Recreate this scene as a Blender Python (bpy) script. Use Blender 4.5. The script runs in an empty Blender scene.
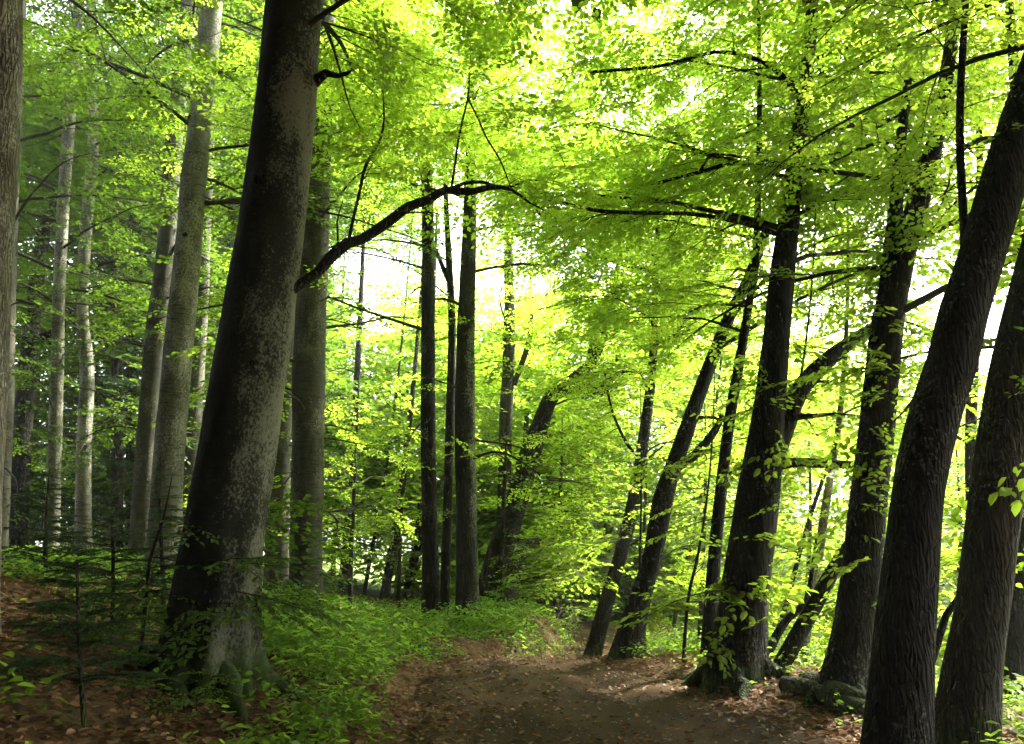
import bpy, math, random
import numpy as np
R = math.radians
rng = np.random.default_rng(7)
random.seed(7)
scene = bpy.context.scene
col = scene.collection

# ------------------------------------------------------------------ camera
W, H = 1024, 744
PITCH = R(13.0)
FPX = 512 / math.tan(R(32.5))
CAM = np.array([0.0, 0.0, 1.6])
FWD = np.array([0, math.cos(PITCH), math.sin(PITCH)])
UP = np.array([0, -math.sin(PITCH), math.cos(PITCH)])
cd = bpy.data.cameras.new("camera")
cd.sensor_fit = 'HORIZONTAL'; cd.angle = R(65.0); cd.clip_start = 0.05; cd.clip_end = 2000
cam = bpy.data.objects.new("camera", cd); col.objects.link(cam)
cam.location = CAM; cam.rotation_euler = (math.pi / 2 + PITCH, 0, 0)
scene.camera = cam

def at(px, py, Y):
    d = FWD + (px - 512) / FPX * np.array([1, 0, 0]) + (372 - py) / FPX * UP
    return CAM + d * (Y / d[1])

def depth(p): return float(np.dot(p - CAM, FWD))

def project(P):
    q = P - CAM
    z = q @ FWD
    z = np.where(z < 0.01, 0.01, z)
    return 512 + FPX * q[:, 0] / z, 372 - FPX * (q @ UP) / z

# ------------------------------------------------------------------ noise + terrain
def hash2(ix, iy, s):
    h = (ix.astype(np.int64) * 374761393 + iy.astype(np.int64) * 668265263 + s * 1442695041) & 0x7fffffff
    h = ((h ^ (h >> 13)) * 1274126177) & 0x7fffffff
    return ((h ^ (h >> 16)) & 0xffff) / 65535.0

def noise2(x, y, s=0):
    x = np.asarray(x, float); y = np.asarray(y, float)
    ix, iy = np.floor(x), np.floor(y)
    fx, fy = x - ix, y - iy
    fx = fx * fx * (3 - 2 * fx); fy = fy * fy * (3 - 2 * fy)
    a = hash2(ix, iy, s); b = hash2(ix + 1, iy, s); c = hash2(ix, iy + 1, s); d = hash2(ix + 1, iy + 1, s)
    return (a * (1 - fx) + b * fx) * (1 - fy) + (c * (1 - fx) + d * fx) * fy - 0.5

def sm(t):
    t = np.clip(t, 0, 1); return t * t * (3 - 2 * t)

PY = [-6, 5, 7, 10, 13.5, 16, 20, 30, 60]
PL = [-0.5, -0.7, -0.85, -1.15, -1.05, 0.55, 1.3, 1.0, 0.5]
PR = [3.5, 3.3, 3.0, 2.35, 1.25, 1.75, 2.9, 3.2, 3.0]
def xl(y): return np.interp(y, PY, PL) + 0.25 * noise2(np.asarray(y) * 0.9, 0 * np.asarray(y), 3)
def xr(y): return np.interp(y, PY, PR) + 0.3 * noise2(np.asarray(y) * 0.8, 0 * np.asarray(y), 4)
def xrise(y): return np.interp(y, [-6, 5, 10, 14, 18, 30, 60], [-0.5, -0.7, -1.15, -1.2, -2.5, -4, -8])

def ground(x, y):
    x = np.asarray(x, float); y = np.asarray(y, float)
    L, Rr = xl(y), xr(y)
    tl = np.clip(L - x, 0, None)
    z = 0.16 * sm(tl / 0.45)
    z = z + 1.3 * sm((np.clip(xrise(y) - x, 0, None) - 0.2) / 6.0)
    z = z + 0.07 * sm((x - Rr) / 0.5)
    tr = np.clip(x - (Rr + 1.7), 0, None)
    z = z - 3.4 * sm(tr / 11.0)
    mid = sm((x - (L - 0.7)) / 0.7)
    z = z - 0.5 * sm((y - 13.3) / 4.5) * mid
    off = np.maximum(sm((L - x) / 0.6), sm((x - Rr) / 0.6))
    z = z + (0.03 + 0.19 * off) * noise2(x * 0.9, y * 0.9, 1) + (0.018 + 0.05 * off) * noise2(x * 3.1, y * 3.1, 2)
    # wheel ruts on the path
    u = (x - L) / np.maximum(Rr - L, .1)
    inside = 1 - off
    z = z - 0.05 * inside * (np.exp(-((u - 0.26) / 0.09) ** 2) + np.exp(-((u - 0.72) / 0.09) ** 2))
    return z

def ghit(px, py):
    prev = 1.5
    for Y in np.arange(1.5, 90, 0.04):
        p = at(px, py, Y)
        if p[2] <= float(ground(p[0], p[1])): return Y
    return 90.0

# ------------------------------------------------------------------ object helpers
GROUPS = {'beech_tree': 'tall grown trunks of the wood', 'old_tree': 'dark old trees along the path', 'young_beech': 'young beeches under the tall trees',
          'young_tree': 'thin saplings on the path edge', 'dead_stem': 'dead stems on the right path edge', 'spruce_sapling': 'young spruces on the left slope',
          'spruce_tree': 'tall spruces in the left wood', 'beech_seedling': 'low beech seedlings', 'fallen_log': 'fallen logs', 'fallen_bough': 'fallen boughs', 'fallen_stick': 'fallen sticks'}
def tag(o, label=None, cat=None, group=None, kind=None):
    if cat and not group: group = GROUPS.get(o.name.split('.')[0])
    if label: o["label"] = label
    if cat: o["category"] = cat
    if group: o["group"] = group
    if kind: o["kind"] = kind
    return o

def empty(name, loc):
    o = bpy.data.objects.new(name, None); o.empty_display_size = 0.3
    o.location = loc; col.objects.link(o); return o

def mesh_obj(name, V, Q, mats, midx=None, smooth=False, parent=None, loc=None):
    V = np.ascontiguousarray(V, dtype=np.float32).reshape(-1, 3)
    Q = np.ascontiguousarray(Q, dtype=np.int32).reshape(-1, 4)
    me = bpy.data.meshes.new(name)
    me.vertices.add(len(V)); me.vertices.foreach_set("co", V.ravel())
    me.loops.add(Q.size); me.loops.foreach_set("vertex_index", Q.ravel())
    me.polygons.add(len(Q)); me.polygons.foreach_set("loop_start", np.arange(0, Q.size, 4, dtype=np.int32))
    if midx is not None: me.polygons.foreach_set("material_index", np.ascontiguousarray(midx, dtype=np.int32))
    me.polygons.foreach_set("use_smooth", np.full(len(Q), smooth, dtype=bool) if not isinstance(smooth, np.ndarray) else smooth)
    for m in (mats if isinstance(mats, (list, tuple)) else [mats]): me.materials.append(m)
    me.update(calc_edges=True)
    o = bpy.data.objects.new(name, me); col.objects.link(o)
    if parent is not None: o.parent = parent
    if loc is not None: o.location = loc
    return o

class Mass:
    """collects quads of one mesh"""
    def __init__(s): s.V = []; s.Q = []; s.M = []; s.n = 0
    def add(s, V, Q, m=0):
        V = np.asarray(V).reshape(-1, 3); Q = np.asarray(Q).reshape(-1, 4)
        if len(Q) == 0: return
        s.V.append(V); s.Q.append(Q + s.n); s.M.append(np.full(len(Q), m)); s.n += len(V)
    def build(s, name, mats, parent=None, base=(0, 0, 0), smooth_m=None, loc=None):
        V = np.concatenate(s.V) - np.asarray(base); Q = np.concatenate(s.Q); M = np.concatenate(s.M)
        sm_ = (M == smooth_m) if smooth_m is not None else False
        return mesh_obj(name, V, Q, mats, M, sm_, parent, loc)

# ------------------------------------------------------------------ materials
def newmat(name):
    m = bpy.data.materials.new(name); m.use_nodes = True
    nt = m.node_tree; nt.nodes.clear()
    out = nt.nodes.new("ShaderNodeOutputMaterial")
    return m, nt, out

def N(nt, t, **kw):
    n = nt.nodes.new(t)
    for k, v in kw.items():
        if k in n.inputs.keys(): n.inputs[k].default_value = v
        else: setattr(n, k, v)
    return n

def ramp(nt, src, stops):
    r = nt.nodes.new("ShaderNodeValToRGB"); cr = r.color_ramp
    while len(cr.elements) < len(stops): cr.elements.new(0.5)
    for e, (p, c) in zip(cr.elements, stops):
        e.position = p; e.color = (*c, 1) if len(c) == 3 else c
    nt.links.new(src, r.inputs[0]); return r.outputs[0]

def g(v): return (v, v, v)

def mix(nt, a, b, f, t='MIX'):
    n = nt.nodes.new("ShaderNodeMix"); n.data_type = 'RGBA'; n.blend_type = t
    for sock, val in ((n.inputs[6], a), (n.inputs[7], b), (n.inputs[0], f)):
        if hasattr(val, "is_linked"): nt.links.new(val, sock)
        elif isinstance(val, (int, float)): sock.default_value = val
        else: sock.default_value = (*val, 1)
    return n.outputs[2]

def leaf_mat(name, dark, light, tdark, tlight, tfac=0.6, rough=0.5):
    m, nt, out = newmat(name)
    geo = N(nt, "ShaderNodeNewGeometry"); oi = N(nt, "ShaderNodeObjectInfo")
    add = N(nt, "ShaderNodeMath", operation='MULTIPLY_ADD'); nt.links.new(oi.outputs["Random"], add.inputs[0])
    add.inputs[1].default_value = 0.35
    sc_ = N(nt, "ShaderNodeMath", operation='MULTIPLY'); nt.links.new(geo.outputs["Random Per Island"], sc_.inputs[0]); sc_.inputs[1].default_value = 0.65
    nt.links.new(sc_.outputs[0], add.inputs[2])
    c = ramp(nt, add.outputs[0], [(0.05, dark), (0.95, light)])
    t = ramp(nt, add.outputs[0], [(0.05, tdark), (0.95, tlight)])
    p = N(nt, "ShaderNodeBsdfPrincipled"); p.inputs["Roughness"].default_value = rough
    p.inputs["Specular IOR Level"].default_value = 0.2
    nt.links.new(c, p.inputs["Base Color"])
    tr = N(nt, "ShaderNodeBsdfTranslucent"); nt.links.new(t, tr.inputs[0])
    ms = N(nt, "ShaderNodeMixShader"); ms.inputs[0].default_value = tfac
    nt.links.new(p.outputs[0], ms.inputs[1]); nt.links.new(tr.outputs[0], ms.inputs[2])
    nt.links.new(ms.outputs[0], out.inputs[0])
    return m

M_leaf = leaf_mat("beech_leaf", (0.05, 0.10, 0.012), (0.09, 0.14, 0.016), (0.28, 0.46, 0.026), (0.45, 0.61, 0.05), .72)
M_leaf_shaded = leaf_mat("beech_leaf_painted_shade", (0.035, 0.075, 0.012), (0.06, 0.11, 0.014), (0.07, 0.15, 0.008), (0.13, 0.23, 0.012), .5)  # shade of the left wood put into the leaf colour, darker and less translucent
M_rear = leaf_mat('dark_blocker_leaf', (0.015, 0.03, 0.008), (0.03, 0.05, 0.01), (0.02, 0.05, 0.008), (0.04, 0.08, 0.01), .3)  # extra dark leaf for the unseen masses added to block light
M_herb = leaf_mat("herb_leaf", (0.055, 0.115, 0.018), (0.10, 0.15, 0.022), (0.21, 0.42, 0.03), (0.33, 0.53, 0.045), 0.6)
M_needle = leaf_mat("spruce_needle", (0.03, 0.065, 0.018), (0.05, 0.09, 0.024), (0.03, 0.08, 0.014), (0.06, 0.12, 0.02), 0.25)
M_litter = leaf_mat("dead_leaf", (0.075, 0.034, 0.014), (0.32, 0.165, 0.07), (0.08, 0.04, 0.012), (0.2, 0.10, 0.03), 0.2, 0.6)

def bark(name, dark, light, lichen, lichen_amt, moss_h=0.0, furrow=0.0, band=0.0, side=0.0):
    """bark: fine mottling, lichen patches, horizontal bands or vertical furrows, moss near the ground"""
    m, nt, out = newmat(name)
    tc = N(nt, "ShaderNodeTexCoord")
    def mapped(s):
        mp = N(nt, "ShaderNodeMapping"); mp.inputs["Scale"].default_value = s
        nt.links.new(tc.outputs["Object"], mp.inputs[0]); return mp.outputs[0]
    def noise(vec, sc, det=6, rough=0.6):
        n = N(nt, "ShaderNodeTexNoise"); n.inputs["Scale"].default_value = sc
        n.inputs["Detail"].default_value = det; n.inputs["Roughness"].default_value = rough
        nt.links.new(vec, n.inputs["Vector"]); return n.outputs["Fac"]
    base = noise(mapped((1, 1, 0.45)), 5.0)
    c = ramp(nt, base, [(0.33, dark), (0.68, light)])
    hb = None
    if band:
        b = noise(mapped((1.2, 1.2, 9.0)), 3.0, 5)
        bm = ramp(nt, b, [(0.52, g(0)), (0.62, g(1))])
        bmf = N(nt, "ShaderNodeMath", operation='MULTIPLY'); nt.links.new(bm, bmf.inputs[0]); bmf.inputs[1].default_value = band
        c = mix(nt, c, tuple(x * 0.35 for x in dark), bmf.outputs[0])
        hb = b
    if furrow:
        v = N(nt, "ShaderNodeTexVoronoi", feature='DISTANCE_TO_EDGE'); v.inputs["Scale"].default_value = 30.0
        nz = N(nt, "ShaderNodeTexNoise"); nz.inputs["Scale"].default_value = 6.0
        nt.links.new(mapped((1, 1, .5)), nz.inputs["Vector"])
        va = N(nt, "ShaderNodeVectorMath", operation='MULTIPLY_ADD')
        nt.links.new(nz.outputs["Color"], va.inputs[0]); va.inputs[1].default_value = (.09, .09, .09)
        nt.links.new(mapped((1, 1, 0.13)), va.inputs[2])
        nt.links.new(va.outputs[0], v.inputs["Vector"])
        fr = ramp(nt, v.outputs["Distance"], [(0.0, g(0)), (0.30, g(1))])
        inv = N(nt, "ShaderNodeMath", operation='SUBTRACT'); inv.inputs[0].default_value = 1; nt.links.new(fr, inv.inputs[1])
        iv = N(nt, "ShaderNodeMath", operation='MULTIPLY'); nt.links.new(inv.outputs[0], iv.inputs[0]); iv.inputs[1].default_value = furrow
        c = mix(nt, c, tuple(x * 0.25 for x in dark), iv.outputs[0])
    # lichen patches: large clouds broken by fine speckle
    l1 = noise(mapped((1, 1, 0.5)), 1.9, 5); l2 = noise(mapped((1, 1, 0.8)), 34.0, 4, 0.75)
    mul = N(nt, "ShaderNodeMath", operation='MULTIPLY_ADD'); nt.links.new(l1, mul.inputs[0]); mul.inputs[1].default_value = 1.25
    l2w = N(nt, "ShaderNodeMath", operation='MULTIPLY_ADD'); nt.links.new(l2, l2w.inputs[0]); l2w.inputs[1].default_value = 1.15; l2w.inputs[2].default_value = -.20
    nt.links.new(l2w.outputs[0], mul.inputs[2])
    src = mul.outputs[0]
    if side:   # paler right flank: lichen plus side light painted into the bark colour
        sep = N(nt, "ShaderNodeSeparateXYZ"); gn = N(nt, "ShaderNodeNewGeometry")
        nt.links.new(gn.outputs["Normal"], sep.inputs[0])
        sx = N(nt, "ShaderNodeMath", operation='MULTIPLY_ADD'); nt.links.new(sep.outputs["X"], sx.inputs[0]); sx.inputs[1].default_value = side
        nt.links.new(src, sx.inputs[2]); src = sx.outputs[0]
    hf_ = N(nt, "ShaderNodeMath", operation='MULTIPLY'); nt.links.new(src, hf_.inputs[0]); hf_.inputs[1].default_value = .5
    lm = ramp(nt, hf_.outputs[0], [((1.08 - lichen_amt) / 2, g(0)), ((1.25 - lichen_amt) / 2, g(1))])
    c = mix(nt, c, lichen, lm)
    if moss_h:
        sep2 = N(nt, "ShaderNodeSeparateXYZ"); nt.links.new(tc.outputs["Object"], sep2.inputs[0])
        mr = N(nt, "ShaderNodeMapRange"); nt.links.new(sep2.outputs["Z"], mr.inputs[0])
        mr.inputs[1].default_value = 0.0; mr.inputs[2].default_value = moss_h; mr.inputs[3].default_value = 0.32; mr.inputs[4].default_value = -0.25
        mn = noise(mapped((1, 1, 0.6)), 7.0, 8, .75)
        ad = N(nt, "ShaderNodeMath", operation='ADD'); nt.links.new(mr.outputs[0], ad.inputs[0]); nt.links.new(mn, ad.inputs[1])
        mm = ramp(nt, ad.outputs[0], [(0.56, g(0)), (0.70, g(1))])
        mc = ramp(nt, l2, [(0.3, (0.018, 0.026, 0.007)), (0.7, (0.05, 0.075, 0.015))])
        c = mix(nt, c, mc, mm)
    p = N(nt, "ShaderNodeBsdfPrincipled"); p.inputs["Roughness"].default_value = 0.88
    p.inputs["Specular IOR Level"].default_value = 0.2
    nt.links.new(c, p.inputs["Base Color"])
    fine = noise(mapped((1, 1, 0.5)), 40.0, 6, 0.7)
    bp = N(nt, "ShaderNodeBump"); bp.inputs["Strength"].default_value = 0.55; bp.inputs["Distance"].default_value = 0.02
    nt.links.new(fine, bp.inputs["Height"]); last = bp
    if furrow:
        b2 = N(nt, "ShaderNodeBump"); b2.inputs["Strength"].default_value = 0.9; b2.inputs["Distance"].default_value = 0.035
        nt.links.new(fr, b2.inputs["Height"]); nt.links.new(last.outputs[0], b2.inputs["Normal"]); last = b2
    if hb is not None:
        b3 = N(nt, "ShaderNodeBump"); b3.inputs["Strength"].default_value = 0.4; b3.inputs["Distance"].default_value = 0.02
        nt.links.new(hb, b3.inputs["Height"]); nt.links.new(last.outputs[0], b3.inputs["Normal"]); last = b3
    nt.links.new(last.outputs[0], p.inputs["Normal"])
    nt.links.new(p.outputs[0], out.inputs[0])
    return m

B_pale = bark("pale_beech_bark", (0.065, 0.064, 0.042), (0.15, 0.147, 0.105), (0.27, 0.27, 0.20), 0.08, 0.8, 0, 0.75)
B_grey = bark("grey_beech_bark", (0.030, 0.029, 0.019), (0.075, 0.072, 0.048), (0.16, 0.16, 0.11), 0.0, 1.2, 0, 0.6)
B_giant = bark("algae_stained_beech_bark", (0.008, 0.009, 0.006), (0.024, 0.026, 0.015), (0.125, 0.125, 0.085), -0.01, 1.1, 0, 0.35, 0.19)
B_lit_flank = bark("dark_bark_painted_side_light", (0.014, 0.012, 0.008), (0.04, 0.036, 0.025), (0.22, 0.215, 0.15), -0.06, 0.6, 0.35, 0, 0.22)  # light from the right painted in as a paler flank
B_rough = bark("rough_pale_bark", (0.13, 0.115, 0.085), (0.30, 0.27, 0.21), (0.38, 0.37, 0.30), 0.05, 0, 0.6)
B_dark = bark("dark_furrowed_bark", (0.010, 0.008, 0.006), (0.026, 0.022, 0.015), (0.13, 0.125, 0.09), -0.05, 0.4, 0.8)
B_brown = bark("brown_bark", (0.022, 0.019, 0.012), (0.058, 0.049, 0.031), (0.12, 0.13, 0.08), -0.05, 0.8, 0.4)
B_twig = bark("twig_bark", (0.02, 0.016, 0.010), (0.05, 0.042, 0.028), (0.1, 0.1, 0.07), -0.3)
B_moss = bark("mossy_log_bark", (0.03, 0.026, 0.015), (0.075, 0.065, 0.04), (0.08, 0.10, 0.035), 0.12, 0.0, 0.4)

def ground_mat():
    m, nt, out = newmat("forest_floor")
    tc = N(nt, "ShaderNodeTexCoord")
    def nz(sc, det=8, rough=.65):
        n = N(nt, "ShaderNodeTexNoise"); n.inputs["Scale"].default_value = sc; n.inputs["Detail"].default_value = det; n.inputs["Roughness"].default_value = rough
        nt.links.new(tc.outputs["Object"], n.inputs["Vector"]); return n.outputs["Fac"]
    v = N(nt, "ShaderNodeTexVoronoi"); v.inputs["Scale"].default_value = 16; nt.links.new(tc.outputs["Object"], v.inputs["Vector"])
    sepc = N(nt, "ShaderNodeSeparateColor"); nt.links.new(v.outputs["Color"], sepc.inputs[0])
    leaf = ramp(nt, sepc.outputs[0], [(0.0, (0.04, 0.02, 0.009)), (0.45, (0.11, 0.055, 0.024)), (1.0, (0.25, 0.13, 0.058))])
    soil = ramp(nt, nz(3.0), [(0.3, (0.02, 0.013, 0.008)), (0.7, (0.06, 0.038, 0.02))])
    c = mix(nt, soil, leaf, 0.6)
    moss = ramp(nt, nz(0.5, 6), [(0.56, g(0)), (0.66, g(1))])
    mcol = ramp(nt, nz(22), [(0.3, (0.02, 0.035, 0.008)), (0.7, (0.05, 0.08, 0.016))])
    c = mix(nt, c, mcol, moss)
    sp = N(nt, "ShaderNodeSeparateXYZ"); nt.links.new(tc.outputs["Object"], sp.inputs[0])
    ad = N(nt, "ShaderNodeMath", operation='MULTIPLY_ADD'); nt.links.new(sp.outputs["X"], ad.inputs[0]); ad.inputs[1].default_value = .6; nt.links.new(sp.outputs["Y"], ad.inputs[2])
    mr = N(nt, "ShaderNodeMapRange"); nt.links.new(ad.outputs[0], mr.inputs[0]); mr.inputs[1].default_value = 28; mr.inputs[2].default_value = 32
    grass = ramp(nt, nz(1.5), [(0.3, (0.09, 0.14, 0.025)), (0.7, (0.15, 0.20, 0.04))])
    c = mix(nt, c, grass, mr.outputs[0])
    p = N(nt, "ShaderNodeBsdfPrincipled"); p.inputs["Roughness"].default_value = .9; p.inputs["Specular IOR Level"].default_value = .15
    nt.links.new(c, p.inputs["Base Color"])
    bp = N(nt, "ShaderNodeBump"); bp.inputs["Strength"].default_value = .8; bp.inputs["Distance"].default_value = .03
    nt.links.new(nz(24, 8, .7), bp.inputs["Height"]); nt.links.new(bp.outputs[0], p.inputs["Normal"])
    nt.links.new(p.outputs[0], out.inputs[0]); return m

def path_mat():
    m, nt, out = newmat("path_dirt")
    tc = N(nt, "ShaderNodeTexCoord")
    def nz(sc, det=8, rough=.65, s=(1, 1, 1)):
        mp = N(nt, "ShaderNodeMapping"); mp.inputs["Scale"].default_value = s; nt.links.new(tc.outputs["Object"], mp.inputs[0])
        n = N(nt, "ShaderNodeTexNoise"); n.inputs["Scale"].default_value = sc; n.inputs["Detail"].default_value = det; n.inputs["Roughness"].default_value = rough
        nt.links.new(mp.outputs[0], n.inputs["Vector"]); return n.outputs["Fac"]
    c = ramp(nt, nz(1.3, 8, .6, (1, .5, 1)), [(0.3, (0.034, 0.019, 0.009)), (0.5, (0.068, 0.041, 0.020)), (0.72, (0.115, 0.073, 0.038))])
    grit = ramp(nt, nz(60, 4, .8), [(0.35, g(0.45)), (0.65, g(1.25))])
    c = mix(nt, c, grit, 1.0, 'MULTIPLY')
    wet = ramp(nt, nz(0.9, 6, .7, (1.6, .6, 1)), [(0.56, g(0)), (0.64, g(1))])
    c = mix(nt, c, (0.014, 0.009, 0.006), wet)
    v = N(nt, "ShaderNodeTexVoronoi"); v.inputs["Scale"].default_value = 26; nt.links.new(tc.outputs["Object"], v.inputs["Vector"])
    st = ramp(nt, v.outputs["Distance"], [(0.10, g(1)), (0.16, g(0))])
    sepc = N(nt, "ShaderNodeSeparateColor"); nt.links.new(v.outputs["Color"], sepc.inputs[0])
    pick = ramp(nt, sepc.outputs[0], [(0.72, g(0)), (0.75, g(1))])
    stp = mix(nt, st, pick, 1.0, 'MULTIPLY')
    c = mix(nt, c, (0.22, 0.19, 0.14), stp)
    p = N(nt, "ShaderNodeBsdfPrincipled"); p.inputs["Specular IOR Level"].default_value = .06
    rg = ramp(nt, wet, [(0, g(.9)), (1, g(.6))]); nt.links.new(rg, p.inputs["Roughness"])
    nt.links.new(c, p.inputs["Base Color"])
    bp = N(nt, "ShaderNodeBump"); bp.inputs["Strength"].default_value = .9; bp.inputs["Distance"].default_value = .03
    nt.links.new(nz(18, 10, .75), bp.inputs["Height"]); nt.links.new(bp.outputs[0], p.inputs["Normal"])
    nt.links.new(p.outputs[0], out.inputs[0]); return m

# ------------------------------------------------------------------ ground and path
def axis(a, b, fine0, fine1, step, grow=1.12, mx=12):
    pts = list(np.arange(fine0, fine1 + 1e-6, step))
    s, x = step, fine1
    while x < b: s = min(s * grow, mx); x += s; pts.append(x)
    s, x = step, fine0
    while x > a: s = min(s * grow, mx); x -= s; pts.insert(0, x)
    return np.array(pts)

def sheet(name, X, Y, Z, mat):
    ny, nx = X.shape
    V = np.stack([X, Y, Z], -1).reshape(-1, 3)
    i = np.arange(ny * nx).reshape(ny, nx)
    Q = np.stack([i[:-1, :-1], i[:-1, 1:], i[1:, 1:], i[1:, :-1]], -1).reshape(-1, 4)
    return mesh_obj(name, V, Q, mat, smooth=True)

gx = axis(-600, 600, -9, 7, 0.08); gy = axis(-300, 900, 2.5, 22, 0.08)
GX, GY = np.meshgrid(gx, gy)
far_fade = 1.0
tag(sheet("ground", GX, GY, ground(GX, GY), ground_mat()), kind='structure')
py_ = np.arange(-3, 34, 0.07); u = np.linspace(-0.06, 1.06, 70)
PX = xl(py_)[:, None] + (xr(py_) - xl(py_))[:, None] * u[None, :]
PYm = np.repeat(py_[:, None], len(u), 1)
edge = np.minimum(sm((u - -0.06) / 0.12), sm((1.06 - u) / 0.12))[None, :]
PZ = ground(PX, PYm) + 0.022 * edge - 0.03 * (1 - edge)
tag(sheet("path", PX, PYm, PZ, path_mat()), kind='structure')

# ------------------------------------------------------------------ leaves, sprays
def nrmz(a): return a / np.maximum(np.linalg.norm(a, axis=-1, keepdims=True), 1e-9)

def leaf_quads(pos, d, n, L, wid=0.62, hi=True):
    """pos,d,n (N,3); L (N,). 6-vertex folded leaf (hi) or 4-vertex folded diamond"""
    d = nrmz(d); n = nrmz(n - d * np.sum(n * d, -1, keepdims=True)); s = np.cross(n, d)
    L = L[:, None]; w = L * wid * 0.5
    if hi:
        a = pos
        l1 = pos + d * L * .30 + s * w * .92 + n * L * .07; l2 = pos + d * L * .68 + s * w * .80 + n * L * .04
        t = pos + d * L - n * L * .08
        r2 = pos + d * L * .68 - s * w * .80 + n * L * .04; r1 = pos + d * L * .30 - s * w * .92 + n * L * .07
        V = np.stack([a, l1, l2, t, r2, r1], 1)
        k = np.arange(len(pos))[:, None] * 6
        Q = np.concatenate([k + np.array([0, 3, 2, 1]), k + np.array([0, 5, 4, 3])], 0)
    else:
        V = np.stack([pos, pos + d * L * .45 + s * w + n * L * .08, pos + d * L, pos + d * L * .45 - s * w + n * L * .08], 1)
        Q = np.arange(len(pos) * 4).reshape(-1, 4)
    return V.reshape(-1, 3), Q

def tube(P, rad, sides=8, seed=0, rough=0.0, flare=0.0, lobes=5, cap=False):
    P = np.asarray(P, float); rad = np.asarray(rad, float); n = len(P)
    T = np.gradient(P, axis=0); T = nrmz(T)
    ref = np.array([0, 1, 0.0]) if abs(T[0][1]) < .8 else np.array([1, 0, 0.0])
    A = nrmz(np.cross(np.cross(T, ref), T)); B = np.cross(T, A)
    th = np.linspace(0, 2 * math.pi, sides, endpoint=False)
    rr = np.repeat(rad[:, None], sides, 1)
    s = np.concatenate([[0], np.cumsum(np.linalg.norm(np.diff(P, axis=0), axis=1))])
    if rough:
        ph = (th / (2 * math.pi) * 6)
        sc = 1.0
        def per(f, k, sd):   # periodic noise round the trunk
            a = noise2(np.cos(th)[None, :] * f + 7 + 0 * s[:, None], np.sin(th)[None, :] * f + s[:, None] * k, sd)
            return a
        rr = rr * (1 + rough * (per(1.1, .8, seed) * 1.1 + per(2.5, 1.6, seed + 5) * .6 + per(5, 3.5, seed + 9) * .35))
    if flare:
        hf = np.exp(-np.clip(s, 0, None) / (rad[0] * 1.3))
        lob = 0.55 + 0.75 * np.clip(np.sin(lobes * th + seed) + .5 * np.sin((lobes - 2) * th + seed * 2.3), -.5, 1.3)
        rr = rr * (1 + flare * hf[:, None] * lob[None, :])
    V = P[:, None, :] + (A[:, None, :] * np.cos(th)[None, :, None] + B[:, None, :] * np.sin(th)[None, :, None]) * rr[..., None]
    i = np.arange(n * sides).reshape(n, sides); j = np.roll(i, -1, 1)
    Q = np.stack([i[:-1], j[:-1], j[1:], i[1:]], -1).reshape(-1, 4)
    V = V.reshape(-1, 3)
    if cap:
        for ring, flip in ((i[0], 1), (i[-1], 0)):
            c = len(V); V = np.concatenate([V, V[ring].mean(0, keepdims=True)])
            for k in range(0, sides, 2):
                q = [c, ring[k], ring[(k + 1) % sides], ring[(k + 2) % sides]]
                Q = np.concatenate([Q, [q[::-1] if flip else q]])
    return V, Q

def smooth_path(P, r, step):
    """Catmull-Rom through P (N,3) with radii r, resampled about every step"""
    P = np.asarray(P, float); r = np.asarray(r, float)
    D = np.column_stack([P, r]); E = np.vstack([2 * D[0] - D[1], D, 2 * D[-1] - D[-2]])
    out = []
    for i in range(1, len(E) - 2):
        n = max(1, int(np.linalg.norm(E[i + 1, :3] - E[i, :3]) / step))
        t = np.linspace(0, 1, n, endpoint=False)[:, None]
        p0, p1, p2, p3 = E[i - 1], E[i], E[i + 1], E[i + 2]
        out.append(0.5 * (2 * p1 + (p2 - p0) * t + (2 * p0 - 5 * p1 + 4 * p2 - p3) * t * t + (3 * p1 - p0 - 3 * p2 + p3) * t ** 3))
    out.append(E[-2][None]); out = np.concatenate(out)
    return out[:, :3], np.maximum(out[:, 3], 0.002)

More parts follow.
